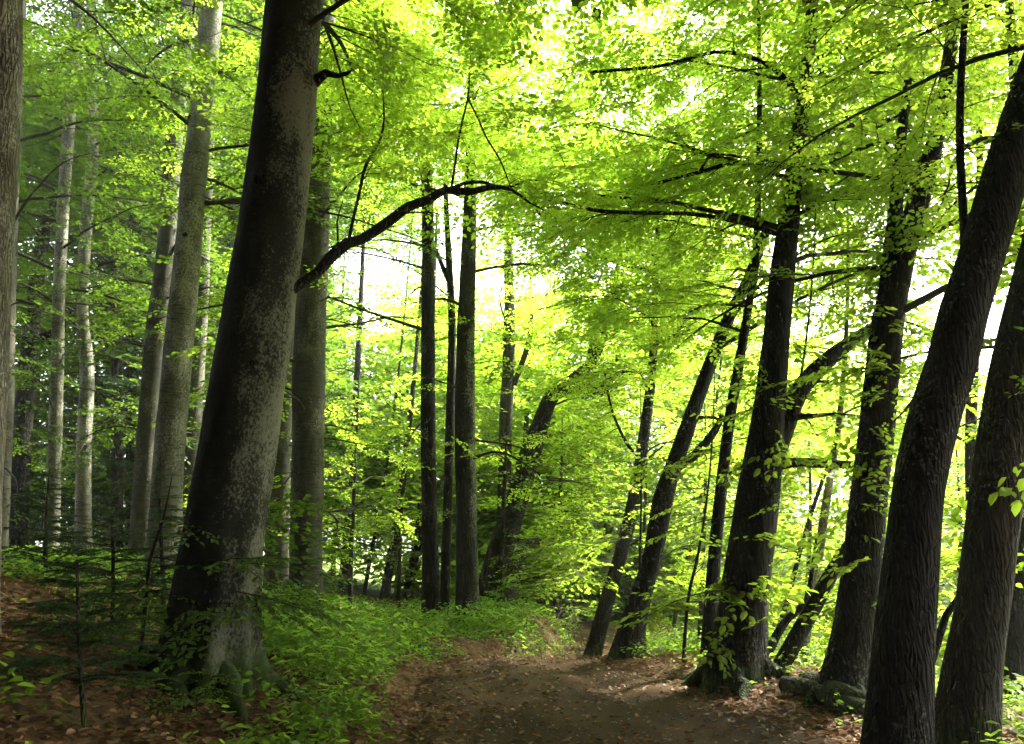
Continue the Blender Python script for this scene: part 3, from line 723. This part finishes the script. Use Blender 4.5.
tree('beech_tree', [(974, 600, 12), (971, 450, 11), (973, 380, 10), (977, 300, 9), (980, 200, 8)], B_dark,
     'slender dark stem in the gap between the two large right trunks', Y=12, height=12, seed=28, lod='near', crown=[hi_crown(10, 4, 11, 3)])
tree('beech_tree', [(797, 692, 11), (808, 620, 10), (818, 560, 9), (828, 490, 8), (838, 430, 6), (844, 370, 5)], B_pale,
     'thin pale grey pole slanting up behind the leaning dead stem', Y=12.5, height=8, seed=29, lod='near', crown=[hi_crown(8, 3.5, 8, 2)])
tree('dead_stem', [(768, 690, 17), (790, 650, 17), (815, 605, 16), (829, 578, 15), (842, 556, 13), (858, 530, 8)], B_dark,
     'bare crooked dead stem leaning against the dark ridged tree', Y=10.8, height=.5, seed=30, flare=.2, rough=.14, sides=14)
tree('dead_stem', [(757, 688, 10), (772, 645, 9), (788, 618, 8), (806, 602, 7), (812, 570, 4), (817, 535, 3)], B_dark,
     'thinner forked dead stem leaning left of the crooked one', Y=11.5, height=.5, seed=31, flare=.1, rough=.14, sides=10)
tree('dead_stem', [(776, 640, 6), (790, 590, 5), (806, 530, 4.5), (826, 470, 4)], B_dark,
     'straight thin dead pole slanting between the forked tree and the ridged tree', Y=14, height=.5, seed=33, flare=0, sides=8)
tree('young_tree', [(760, 684, 9), (763, 600, 8), (768, 540, 7), (776, 480, 5), (790, 430, 3)], B_dark,
     'thin dark sapling standing right against the stout forked trunk', Y=10.6, height=6.5, seed=32, lod='near', flare=.1, sides=10, crown=[lo_crown(6, 1.2, 6, 1.3)])
tree('young_tree', [(683, 672, 4), (688, 600, 3.5), (697, 560, 3), (704, 520, 2.5)], B_dark, 'wiry sapling between the thicker leaning tree and the thin dark stem',
     Y=12.3, height=4.5, seed=34, lod='near', flare=0, sides=8, crown=[lo_crown(7, 1.0, 4.4, 1.3)])
tree('young_tree', [(645, 655, 4), (643, 610, 3.5), (640, 570, 3), (641, 520, 2)], B_dark, 'upright wiry sapling right beside the foot of the thicker leaning tree',
     Y=14, height=4.5, seed=35, lod='near', flare=0, sides=8, crown=[lo_crown(7, 1.0, 4.4, 1.3)])
tree('dead_stem', [(938, 640, 8), (946, 615, 7), (958, 598, 6), (966, 580, 4)], B_dark, 'short dead branch leaning in the gap between the two large right trunks',
     Y=8.2, height=.3, seed=36, flare=0, sides=8)

# ---- far trunks seen through the wood
FAR = [
    ([(342, 612, 13), (346, 560, 11), (351, 500, 9), (354, 440, 8)], 27, B_dark, 'far dark trunk left of the pale gap, nearest of the background group'),
    ([(362, 611, 4), (369, 565, 4), (378, 520, 3), (386, 470, 3)], 29, B_dark, 'far hair thin stem leaning right beside the nearest far dark trunk'),
    ([(382, 612, 11), (388, 575, 9), (396, 530, 8), (404, 470, 6)], 28, B_dark, 'far dark trunk leaning right in the middle of the background group'),
    ([(406, 606, 12), (412, 570, 10), (420, 525, 9), (424, 470, 8)], 30, B_dark, 'far leaning trunk partly hidden by the left upright trunk'),
    ([(332, 605, 5), (334, 540, 5), (337, 470, 4), (339, 400, 4)], 33, B_brown, 'far slim stem just right of the straight brown grey column'),
    ([(118, 560, 12), (117, 480, 11), (117, 380, 10), (116, 260, 9)], 23, B_brown, 'shaded brown conifer trunk right of the slim pale pair'),
    ([(131, 556, 11), (131, 480, 10), (131, 380, 9), (130, 240, 8)], 25, B_brown, 'second shaded conifer trunk touching the leaning greenish trunk'),
    ([(30, 560, 8), (33, 480, 8), (36, 400, 7), (38, 300, 6)], 30, B_grey, 'far grey stem behind the black crooked tree'),
    ([(106, 550, 6), (107, 470, 6), (108, 380, 5), (110, 280, 5)], 33, B_dark, 'far thin stem behind the kinked slim beech'),
    ([(520, 612, 9), (520, 570, 8), (521, 520, 7), (524, 470, 6)], 30, B_grey, 'far pale trunk seen under the broken stub'),
    ([(547, 612, 7), (547, 570, 6), (548, 520, 5), (549, 470, 5)], 33, B_grey, 'far pale trunk above the right end of the green bank'),
    ([(576, 618, 8), (577, 580, 7), (579, 530, 6), (580, 480, 5)], 36, B_dark, 'far dark trunk above the path where it leaves the view'),
    ([(604, 620, 9), (605, 575, 8), (608, 520, 7), (612, 470, 6)], 32, B_dark, 'far dark trunk behind the slim curved tree at the bend'),
    ([(672, 640, 4), (680, 590, 4), (694, 530, 3), (706, 470, 3)], 22, B_brown, 'far slim stem leaning right between the two leaning trees and the stout one'),
    ([(228, 480, 9), (230, 400, 8), (232, 300, 7), (233, 200, 6)], 30, B_grey, 'far trunk showing between the bright pale beech and the giant'),
    ([(395, 610, 3), (397, 560, 3), (398, 500, 3), (399, 440, 2)], 34, B_grey, 'far upright hairline stem in the pale gap'),
]
for k, (pts, Y, bm, lab) in enumerate(FAR):
    conifer = 'conifer' in lab
    if conifer: continue
    tree('background_tree', pts, bm, lab, group='trunks far back in the wood', Y=Y, height=15, seed=60 + k, lod='far', holes=[(372, 290, 42, 62, .92), (350, 250, 30, 40, .8)], sides=10, flare=.3,
         leafm=M_leaf_shaded if pts[0][0] < 240 else M_leaf, crown=[hi_crown(9, 3.5, 14, 3.6, dens=1.8, size=1.5) if pts[0][0] < 340 else hi_crown(5, 5, 12, 2.6, dens=1.6, size=1.4)])

# ---- spruces in the dark left wood
def needle_mass(line, r0, m, r, dens=1.0, nl=.035):
    seg = np.linalg.norm(np.diff(line, axis=0), axis=1); cum = np.concatenate([[0], np.cumsum(seg)]); L = cum[-1]
    n = int(L * 480 * dens)
    t = r.uniform(.04, 1, n) * L
    p = np.stack([np.interp(t, cum, line[:, k]) for k in range(3)], 1)
    f = nrmz(line[-1] - line[0])[None]
    d = f * .7 + r.normal(0, .62, (n, 3)); d[:, 2] *= .55
    V, Q = leaf_quads(p, d, r.normal(0, 1, (n, 3)), np.full(n, nl) * r.uniform(.7, 1.3, n), .20, False)
    m.add(V, Q, 0)

def spruce(pts, label, Y=None, height=3.0, lo=.3, spread=.8, whorl=.16, seed=1, nl=.03, dens=1.0, name='spruce_sapling', droop=.35, per=6, sub=True, dead=0):
    base, tp, Yb = trunk_path(pts, Y, height, 0, top_taper=.15)
    root = empty(name, base); tag(root, label, 'spruce')
    V, Q = tube(tp[0], tp[1], 10, seed, .05); mesh_obj('trunk', V - base, Q, B_brown, smooth=True, parent=root)
    r = np.random.default_rng(seed); m = Mass(); P, rad = tp
    z = lo
    while z < height - .1:
        for i in range(per):
            zz = base[2] + z + r.uniform(-.3, .3) * whorl
            c = np.array([np.interp(zz, P[:, 2], P[:, 0]), np.interp(zz, P[:, 2], P[:, 1]), zz])
            L = spread * (1 - .85 * max(0, (z - lo)) / (height - lo)) * r.uniform(.6, 1.15)
            line = branch_line(c, r.uniform(0, 6.28), R(12), L, droop, r, 6)
            m.add(*tube(line, np.linspace(.004 + .006 * L, .0025, 6), 4), 1)
            if z < dead: continue
            needle_mass(line, 0, m, r, dens, nl)
            if sub:
                for j in range(int(L / (.11 if height < 5 else .3))):
                    k = r.integers(1, 5); a0 = math.atan2(*(line[k] - line[k - 1])[[1, 0]])
                    q = branch_line(line[k], a0 + r.choice([-1, 1]) * R(r.uniform(35, 65)), -.12, L * .4 * r.uniform(.5, 1.1), .2, r, 4)
                    m.add(*tube(q, np.linspace(.003, .0015, 4), 3), 1); needle_mass(q, 0, m, r, dens, nl)
        z += whorl * r.uniform(.8, 1.2)
    m.build('crown', [M_needle, B_twig], root, base, 1)
    print(name, base, label)

spruce([(117, 560, 12), (117, 380, 10), (116, 260, 9)], 'tall dark spruce with brown trunk, right of the slim pale pair of beeches', Y=23, height=15, lo=1.2, spread=2.2, whorl=.55, seed=90, nl=.11, dens=.28, name='spruce_tree', droop=.6)
spruce([(131, 556, 11), (131, 380, 9), (130, 240, 8)], 'tall dark spruce right behind the leaning greenish trunk', Y=25, height=16, lo=1.4, spread=2.4, whorl=.55, seed=91, nl=.11, dens=.28, name='spruce_tree', droop=.6)
spruce([(82, 690, 5), (79, 640, 4), (77, 560, 3)], 'dark spruce sapling with bare lower stem on the leaf litter, nearest on the left', Y=6.0, height=1.35, lo=.35, spread=.75, whorl=.10, seed=92, nl=.02, dens=1.5, per=8)
spruce([(164, 612, 5), (162, 560, 4), (160, 500, 3)], 'upright young spruce with a bare pole top in front of the bright pale beech', Y=10.5, height=2.1, lo=.1, spread=.8, whorl=.15, seed=93, nl=.025)
spruce([(112, 640, 5), (113, 590, 4), (113, 540, 3)], 'bushy dark young spruce between the nearest sapling and the bright pale beech', Y=8.5, height=1.5, lo=.15, spread=.85, whorl=.13, seed=94, nl=.024)
spruce([(44, 620, 6), (45, 570, 5), (46, 520, 3)], 'wide low young spruce near the left edge below the slim pale beech', Y=11, height=1.5, lo=.1, spread=.95, whorl=.14, seed=95, nl=.026)

# ---- young beeches with low tiers of foliage
YOUNG = [
    (350, 600, 20.5, 6.0, 2.3, 'leafy young beech in tiers right of the straight brown grey column', 'mid'),
    (398, 606, 24, 5.0, 2.2, 'pale leafy young beech before the bright gap in the wood', 'mid'),
    (500, 605, 20, 4.5, 2.0, 'young beech with drooping tiers on the green bank beside the leaning old tree', 'mid'),
    (556, 610, 22, 6.0, 2.6, 'young beech with bright layered boughs above the path end', 'mid'),
    (640, 640, 21, 6.5, 2.6, 'bright young beech behind the two right leaning trees', 'mid'),
    (700, 640, 18, 5.5, 2.3, 'bright young beech between the thicker leaning tree and the stout forked tree', 'mid'),
    (805, 660, 17, 5.0, 2.4, 'young beech lighting up the gap behind the dead stems', 'mid'),
    (905, 680, 15, 4.5, 2.2, 'young beech low behind the large black leaning trunk', 'mid'),
    (955, 690, 14, 4.5, 2.0, 'young beech in the gap between the two large right trunks', 'mid'),
    (110, 560, 27, 7.0, 2.6, 'shaded young beech deep in the wood behind the spruces', 'mid'),
    (20, 560, 26, 7.0, 2.6, 'shaded young beech behind the black crooked tree', 'mid'),
    (222, 560, 22, 6.0, 2.5, 'shaded young beech between the bright pale beech and the giant', 'mid'),
    (75, 560, 24, 7.5, 2.4, 'shaded young beech with spreading tiers behind the slim pale pair', 'mid'),
    (290, 600, 21, 5.0, 2.2, 'young beech filling the gap right behind the giant dark beech', 'mid'),
]
for k, (px, py, Y, h, ln, lab, lod) in enumerate(YOUNG):
    w = 5 * 20 / Y
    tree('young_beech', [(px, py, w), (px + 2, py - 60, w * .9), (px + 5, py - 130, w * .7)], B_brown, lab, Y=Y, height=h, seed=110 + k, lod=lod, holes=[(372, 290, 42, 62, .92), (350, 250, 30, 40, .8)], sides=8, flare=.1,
         leafm=M_leaf_shaded if px < 330 else M_leaf, crown=[dict(lo=.7, hi=h - .2, n=int(h * 3.2), len=ln, el=12, droop=.45, dens=2.4, top=.6)])

# ---- low beech seedlings close to the camera
def seedling(px, py, label, h=.55, n=7, seed=1, sp=.42, Y=None, leafm=None):
    Y = Y or ghit(px, py); p = at(px, py, Y); base = np.array([p[0], p[1], float(ground(p[0], p[1]))])
    root = empty('beech_seedling', base); tag(root, label, 'seedling')
    r = np.random.default_rng(seed); m = Mass(); st = Mass()
    line = branch_line(base - [0, 0, .03], r.uniform(0, 6.28), R(78), h, .3, r, 6)
    st.add(*tube(line, np.linspace(.006, .003, 6), 5)); O, D, Nn, S = [], [], [], []
    for i in range(n):
        t = r.uniform(.45, 1.0) * 5; k = min(int(t), 4); o = line[k] + (line[k + 1] - line[k]) * (t - k)
        a = 6.28 * i / n + r.uniform(-.4, .4)
        O.append(o); D.append([math.cos(a), math.sin(a), r.uniform(-.1, .35)]); Nn.append([r.normal(0, .2), r.normal(0, .2), 1]); S.append(sp * r.uniform(.6, 1.2))
    place_sprays(m, 'near', O, D, Nn, S)
    st.build('stem', [B_twig], root, base, 0); m.build('foliage', [leafm or M_herb, B_twig], root, base, 1)
for k, (px, py, h, n, sp, lab) in enumerate([
    (170, 678, .35, 8, .45, 'low leafy seedling on the litter in front of the giant beech foot'),
    (205, 700, .30, 8, .42, 'low seedling in front of the mossy root of the giant beech'),
    (196, 722, .22, 6, .36, 'lowest bright seedling beside the bottom picture edge under the giant beech'),
    (262, 655, .75, 9, .55, 'tall seedling hugging the right side of the giant beech foot'),
    (300, 640, .8, 10, .6, 'bushy seedling on the bank in front of the straight brown column'),
    (318, 690, .45, 9, .5, 'leafy seedling on the lower green bank'),
    (345, 650, .5, 9, .5, 'leafy seedling in the middle of the green bank'),
    (132, 700, .18, 5, .3, 'tiny seedling on open leaf litter at left'),
    (640, 655, .35, 6, .4, 'seedling at the foot of the thicker leaning tree'),
    (745, 672, .5, 7, .4, 'seedling before the roots of the stout forked tree'),
    (812, 655, .6, 8, .45, 'seedling among the dead stems on the right'),
    (1000, 735, .6, 9, .45, 'seedling at the foot of the mossy right edge trunk'),
    (500, 622, .8, 9, .7, 'seedling clump beside the stout upright trunk'),
]): seedling(px, py, lab, h, n, 200 + k, sp)
# low bough crossing in front of the giant's trunk, and bare pale sapling before it
b0, tp0, Y0_ = trunk_path([(182, 640, 5), (184, 605, 4.5), (188, 580, 4), (184, 560, 3)], 7.9, .1, 0, step=.05)
root = empty('bare_sapling', b0); tag(root, 'bare pale crooked sapling standing before the dark foot of the giant beech', 'sapling')
V, Q = tube(tp0[0], tp0[1], 8, 5, .1); mesh_obj('stem', V - b0, Q, B_pale, smooth=True, parent=root)
bp, br = traced([(186, 595, 3), (195, 588, 2), (203, 583, 1)], 7.9, 7.7, .05); V, Q = tube(bp, br, 6, 6); mesh_obj('twig', V - b0, Q, B_pale, smooth=True, parent=root)
m = Mass(); rr_ = np.random.default_rng(5)
for (px, py) in ((178, 606), (190, 612), (205, 600), (200, 622)):
    place_sprays(m, 'near', [at(px, py, 7.85)], [[rr_.normal(0, 1), -.4, .1]], [[.1, -.2, 1]], [.33])
m.build('foliage', [M_herb, B_twig], root, b0, 1)
tree('young_beech', [(146, 600, 4), (150, 560, 3.5), (160, 530, 3)], B_twig, 'small young beech reaching a bright bough across the giant trunk', Y=8.0, height=1.8, seed=150, lod='near', flare=0, sides=8, leafm=M_leaf_shaded,
     crown=[dict(lo=.9, hi=1.6, n=5, len=1.5, el=6, droop=.2, dens=3.2, az=(0, 40))])

# ---- thicket and far foliage masses
def far_mass(name, n, box, lod, size, seed, mat, zpow=1.0, holes=(), clump=.09, thr=-.05):
    r = np.random.default_rng(seed); (x0, x1, y0, y1, z0, z1) = box
    x = r.uniform(x0, x1, n); y = y0 + (y1 - y0) * r.uniform(0, 1, n); gz = ground(x, y); z = gz + z0 + (z1 - z0) * r.uniform(0, 1, n) ** zpow
    # tiers: foliage gathers in thin layers whose height drifts over the wood
    lay = noise2(x * .22, y * .22, seed) * 3
    z = np.where(r.random(n) < .75, np.round((z + lay) / .9) * .9 - lay + r.normal(0, .10, n), z)
    k = noise2(x * clump * 2 + z * .16, y * clump * 2 - z * .11, seed + 1) + .5 * noise2(x * .5 + z * .3, y * .5 + z * .35, seed + 2) > thr
    O = np.stack([x, y, z], 1); k &= (z > gz + .15)
    px, py = project(O)
    if lod == 'mid': k &= keep_mask(O)
    k &= (px > -260) & (px < 1284) & (py > -260) & (y > 3)
    for (hx, hy, ra, rb, prob) in holes:
        k &= ~((((px - hx) / ra) ** 2 + ((py - hy) / rb) ** 2 < 1) & (r.random(n) < prob))
    O = O[k]; c = len(O); a = r.uniform(0, 6.283, c)
    m = Mass(); place_sprays(m, lod, O, np.stack([np.cos(a), np.sin(a), r.normal(-.12, .2, c)], 1), np.stack([r.normal(0, .3, c), r.normal(0, .3, c), np.ones(c)], 1), size * r.uniform(.6, 1.3, c))
    o = m.build(name, [mat, B_twig], None, (0, 0, 0), 1); tag(o, None, None, None, 'stuff'); print(name, c, 'sprays', len(o.data.polygons), 'faces')
    return o
LOWGAP = [(385, 555, 65, 48, .75)]
SKYGAPS = LOWGAP + [(380, 285, 36, 50, .85), (370, 350, 40, 50, .5), (350, 260, 30, 30, .7), (820, 490, 45, 40, .9), (870, 285, 30, 18, .9), (990, 330, 40, 60, .6), (880, 420, 30, 60, .6), (400, 400, 50, 60, .5)]
far_mass('distant_foliage', 18000, (-7, 19, 28, 42, .3, 13), 'far', 1.6, 301, M_leaf, 1.25, holes=SKYGAPS, thr=-.14)
far_mass('shaded_wood_foliage', 56000, (-50, -5.5, 22, 52, .6, 26), 'far', 1.5, 302, M_leaf_shaded, thr=-.14, holes=SKYGAPS)
far_mass('left_shading_foliage', 6500, (-36, -5.5, 10, 40, 14, 24), 'far', 1.7, 308, M_leaf_shaded, thr=-.1, holes=SKYGAPS)  # extra canopy added over the left wood to shade it
far_mass('middle_foliage', 4000, (1, 14, 16, 27, 1.5, 9), 'mid', 1.15, 303, M_leaf, 1.4, holes=SKYGAPS, thr=-.02)
far_mass('upper_canopy_foliage', 2300, (-3, 9, 11, 19, 7.5, 15), 'mid', 1.15, 306, M_leaf, holes=SKYGAPS, thr=-.06)
far_mass('centre_tree_foliage', 3400, (-2.2, 6, 19, 27, 4.5, 14), 'mid', 1.25, 307, M_leaf, holes=SKYGAPS, thr=-.12)
far_mass('thicket_foliage', 4600, (3.5, 18, 12.5, 30, .05, 4.0), 'mid', 1.1, 304, M_leaf, thr=-.12, holes=[(820, 490, 45, 40, .8)])
far_mass('low_wood_foliage', 3600, (-16, 3, 24, 40, .1, 3.0), 'mid', 1.2, 305, M_leaf, thr=-.05, holes=LOWGAP)

# unseen foliage added behind, above and beside the viewer to block light
def blocker_mass(name, n, box, seed, size):
    r = np.random.default_rng(seed); (x0, x1, y0, y1, z0, z1) = box
    O = np.stack([r.uniform(x0, x1, n), r.uniform(y0, y1, n), r.uniform(z0, z1, n)], 1)
    px, py = project(O); q = O - CAM; infront = (q @ FWD > .2) & (px > -150) & (px < 1174) & (py > -120)
    O = O[~infront & (np.linalg.norm(q, axis=1) > 4)]; c = len(O); a = r.uniform(0, 6.283, c)
    m = Mass(); place_sprays(m, 'far', O, np.stack([np.cos(a), np.sin(a), r.normal(-.12, .2, c)], 1), np.stack([r.normal(0, .3, c), r.normal(0, .3, c), np.ones(c)], 1), size * r.uniform(.7, 1.3, c))
    o = m.build(name, [M_rear, B_twig], None, (0, 0, 0), 1); tag(o, None, None, None, 'stuff')
blocker_mass('canopy_blocker_foliage', 9000, (-24, 14, -16, 9, 9, 17), 331, 1.8)
blocker_mass('rear_blocker_foliage', 8000, (-24, 20, -20, -6, .5, 14), 332, 1.8)
blocker_mass('flank_blocker_foliage', 6500, (-24, -12, -6, 14, .3, 12), 333, 1.8)
blocker_mass('edge_blocker_foliage', 750, (9, 16, -5, 12, 3, 13), 334, 1.6)
# ---- ground cover
def cover(name, n, area, mat, dens_fn, Lr, hr, seed, hi=True, per=5, spread=.10, tilt=.45):
    r = np.random.default_rng(seed); x = r.uniform(area[0], area[1], n)
    y = area[2] * (area[3] / area[2]) ** r.uniform(0, 1, n)
    k = r.random(n) < dens_fn(x, y); x, y = x[k], y[k]; c = len(x)
    x = np.repeat(x, per); y = np.repeat(y, per)
    hgt = np.repeat(r.uniform(hr[0], hr[1], c), per)
    a = r.uniform(0, 6.283, len(x)); rad = spread * r.uniform(.1, 1, len(x))
    x2 = x + np.cos(a) * rad; y2 = y + np.sin(a) * rad
    pos = np.stack([x2, y2, ground(x2, y2) + hgt * r.uniform(.55, 1.1, len(x))], 1)
    d = np.stack([np.cos(a), np.sin(a), r.normal(-.1, .3, len(x))], 1)
    nn = np.stack([r.normal(0, tilt, len(x)), r.normal(0, tilt, len(x)), np.ones(len(x))], 1)
    V, Q = leaf_quads(pos, d, nn, r.uniform(Lr[0], Lr[1], len(x)), .6, hi)
    o = mesh_obj(name, V, Q, mat); tag(o, None, None, None, 'stuff'); print(name, len(Q)); return o

def d_bank(x, y):
    e = xl(y) - x
    s = np.where(y > 12.3, sm((e + .08) / .16), sm((e - .05) / .35)) * (1 - .75 * sm((e - 2.6) / 2.0) * sm((11 - y) / 3))
    litter = sm((1.0 - e) / .8) * sm((noise2(x * .8, y * .8, 40) + .1) * 3)
    patch = np.clip(.55 + .4 * (y > 12.5) + 1.5 * noise2(x * .9, y * .9, 41), 0, 1)
    left = 1 - .95 * sm((-1.5 - x) / .7) * sm((10.5 - y) / 2.5)
    return s * patch * (1 - .7 * litter * (y < 13)) * left
cover('ground_cover', 26000, (-14, 2.2, 3.5, 26), M_herb, d_bank, (.045, .095), (.02, .32), 401, True, 6, .13)
def d_tall(x, y):
    e = xl(y) - x
    return sm((e - .15) / .4) * (1 - sm((e - 2.3) / 1.0)) * np.clip(.5 + 1.8 * noise2(x * 1.1, y * 1.1, 47), 0, 1) * (1 - .95 * sm((-1.4 - x) / .6) * sm((8.5 - y) / 1.5))
cover('bank_herbs', 7000, (-5, 2.2, 4.2, 17), M_herb, d_tall, (.06, .115), (.15, .62), 403, True, 9, .2, .35)
def d_right(x, y):
    e = x - xr(y); return sm((e - .15) / .5) * np.clip(.75 + 1.2 * noise2(x * .8, y * .8, 43), 0, 1) * np.where((x > 2.3) & (x < 4.6) & (y > 6.5) & (y < 10.4), .06, 1)
cover('verge_herbs', 15000, (0, 13, 5, 24), M_herb, d_right, (.045, .095), (.03, .40), 402, True, 6, .15)

def litter(name, n, area, fn, seed, Lr=(.05, .095)):
    r = np.random.default_rng(seed); x = r.uniform(area[0], area[1], n); y = area[2] * (area[3] / area[2]) ** r.uniform(0, 1, n)
    k = r.random(n) < fn(x, y); x, y = x[k], y[k]; c = len(x)
    a = r.uniform(0, 6.283, c); pos = np.stack([x, y, ground(x, y) + r.uniform(.012, .045, c)], 1)
    d = np.stack([np.cos(a), np.sin(a), r.normal(0, .22, c)], 1); nn = np.stack([r.normal(0, .45, c), r.normal(0, .45, c), np.ones(c)], 1)
    V, Q = leaf_quads(pos, d, nn, r.uniform(Lr[0], Lr[1], c), .58, True)
    o = mesh_obj(name, V, Q, M_litter); tag(o, None, None, None, 'stuff'); return o
def l_den(x, y):
    e1 = xl(y) - x; e2 = x - xr(y); u_ = (x - xl(y)) / np.maximum(xr(y) - xl(y), .3)
    inside = (e1 < 0) & (e2 < 0)
    p = np.where(inside, .12 + .75 * np.exp(-np.clip(-e1, 0, None) / .6) + .45 * np.exp(-np.clip(-e2, 0, None) / .5) + .12 * np.exp(-((u_ - .5) / .1) ** 2), .8)
    return np.clip(p * (.75 + noise2(x * 1.3, y * 1.3, 44)) * np.where((y > 12.3) & (e1 > 0), .3, 1), 0, 1)
litter('leaf_litter', 110000, (-8.5, 6, 3.3, 22), l_den, 410)

# pebbles on the path
r = np.random.default_rng(77); m = Mass()
for i in range(420):
    y = 5.5 * (14 / 5.5) ** r.uniform(); u_ = r.uniform(.05, .95); x = float(xl(y) + (xr(y) - xl(y)) * u_)
    s = r.uniform(.008, .028); c = np.array([x, y, float(ground(x, y)) + .02 + s * .15])
    V, Q = tube(c + np.array([[0, 0, -s * .6], [0, 0, -s * .1], [0, 0, s * .35], [0, 0, s * .5]]), np.array([.7, 1, .75, .25]) * s, 8, i, .25, cap=True)
    V = (V - c) * np.array([r.uniform(.8, 1.5), r.uniform(.8, 1.3), 1]) + c; m.add(V, Q)
o = m.build('path_pebbles', [B_rough], None, (0, 0, 0), 0); tag(o, None, None, None, 'stuff')

# ---- fallen logs and sticks
def log(pts, label, barkm, sides=18, seed=1, name='fallen_log', cat='log', rough=.12, lift=.0):
    P, rd = [], []
    for (px, py, Y, w) in pts:
        p = at(px, py, Y); rr = w * depth(p) / FPX / 2
        p[2] = float(ground(p[0], p[1])) + rr * .7 + lift; P.append(p); rd.append(rr)
    SP, SR = smooth_path(np.array(P), np.array(rd), .08); b = SP[len(SP) // 2].copy()
    V, Q = tube(SP, SR, sides, seed, rough, cap=True)
    o = mesh_obj(name, V - b, Q, barkm, smooth=True, loc=b); tag(o, label, cat); return o
log([(785, 690, 9.8, 16), (815, 700, 9.4, 20), (842, 712, 9.0, 20), (875, 722, 8.6, 17), (905, 730, 8.3, 14)], 'long mossy fallen log in front, lying from the path edge towards the black leaning trunk', B_moss, 20, 11)
log([(808, 684, 9.75, 22), (828, 690, 9.35, 27), (850, 702, 9.0, 25), (878, 712, 8.75, 16)], 'shorter thick mossy fallen log, the rounded one at the foot of the ridged tree', B_moss, 20, 12)
log([(228, 741, 5.2, 10), (262, 738, 5.2, 13), (300, 740, 5.15, 10)], 'mossy rotten log at the bottom picture edge on the left bank', B_moss, 14, 13)
log([(228, 690, 6.9, 5), (262, 698, 6.8, 6), (292, 712, 6.6, 5)], 'thin fallen bough lying below the root of the giant beech', B_twig, 8, 14, 'fallen_bough', 'bough')
log([(70, 715, 5.2, 3), (110, 718, 5.1, 3), (150, 712, 5.2, 2)], 'straight pale stick lying on the leaf litter at left', B_pale, 7, 15, 'fallen_stick', 'stick')
log([(345, 615, 21, 3), (362, 617, 20.8, 3), (382, 618, 20.6, 2)], 'dark fallen stick far back on the green bank', B_dark, 7, 16, 'fallen_stick', 'stick')
log([(355, 640, 15, 4), (366, 641, 14.8, 4), (376, 640, 14.6, 3)], 'short dark fallen stick in the herbs left of the path', B_dark, 7, 17, 'fallen_stick', 'stick')
log([(122, 690, 6.2, 4), (160, 684, 6.3, 5), (200, 682, 6.5, 4)], 'grey fallen bough lying left of the giant beech foot', B_brown, 8, 18, 'fallen_bough', 'bough')

# ------------------------------------------------------------------ light and air
HAZE = 0.0011
mh = bpy.data.materials.new("haze"); mh.use_nodes = True; nt = mh.node_tree; nt.nodes.clear()
out = nt.nodes.new("ShaderNodeOutputMaterial"); pv = nt.nodes.new("ShaderNodeVolumePrincipled")
pv.inputs["Color"].default_value = (.9, .95, .85, 1); pv.inputs["Density"].default_value = HAZE; pv.inputs["Anisotropy"].default_value = .3
nt.links.new(pv.outputs[0], out.inputs["Volume"])
gmin = float(min(v.co.z for v in bpy.data.objects["ground"].data.vertices))
bx = (-640, 640, -340, 940, gmin - 1.0, 34)
V = np.array([[bx[i], bx[2 + j], bx[4 + k]] for i in (0, 1) for j in (0, 1) for k in (0, 1)], float)
Q = [[0, 1, 3, 2], [4, 6, 7, 5], [0, 4, 5, 1], [2, 3, 7, 6], [0, 2, 6, 4], [1, 5, 7, 3]]
tag(mesh_obj("haze", V, Q, mh), kind='stuff')
SUN_EL, SUN_AZ = R(46), R(52)     # azimuth measured from the view direction towards the right
w = bpy.data.worlds.new("World"); scene.world = w; w.use_nodes = True
nt = w.node_tree; bg = nt.nodes["Background"]
sky = nt.nodes.new("ShaderNodeTexSky"); sky.sky_type = 'NISHITA'; sky.sun_disc = False
sky.sun_elevation = SUN_EL; sky.sun_rotation = SUN_AZ; sky.dust_density = 4; sky.ozone_density = .6; sky.air_density = 1.0
hs = nt.nodes.new("ShaderNodeHueSaturation"); hs.inputs["Saturation"].default_value = .35
nt.links.new(sky.outputs[0], hs.inputs["Color"]); nt.links.new(hs.outputs[0], bg.inputs[0]); bg.inputs[1].default_value = .15
ld = bpy.data.lights.new("sun", 'SUN'); ld.energy = 5.0; ld.angle = R(4); ld.color = (1, .95, .84)
sun = bpy.data.objects.new("sun", ld); col.objects.link(sun)
from mathutils import Vector
dv = Vector((math.sin(SUN_AZ) * math.cos(SUN_EL), math.cos(SUN_AZ) * math.cos(SUN_EL), math.sin(SUN_EL)))
sun.rotation_euler = dv.to_track_quat('Z', 'Y').to_euler(); sun.location = (20, 30, 40)

vs = scene.view_settings
vs.view_transform = 'Standard'; vs.look = 'None'; vs.gamma = 1; vs.use_curve_mapping = False; vs.exposure = 3.35
cy = scene.cycles
cy.max_bounces = 6; cy.diffuse_bounces = 4; cy.glossy_bounces = 1; cy.transmission_bounces = 3; cy.transparent_max_bounces = 4
cy.caustics_reflective = False; cy.caustics_refractive = False
cy.use_adaptive_sampling = True; cy.adaptive_threshold = .01
cy.use_denoising = True
try:
    cy.denoiser = 'OPENIMAGEDENOISE'; cy.denoising_input_passes = 'RGB_ALBEDO_NORMAL'; cy.denoising_prefilter = 'ACCURATE'
except Exception as e: print(e)
tot = sum(len(o.data.polygons) for o in scene.objects if o.type == 'MESH'); print("faces", tot)
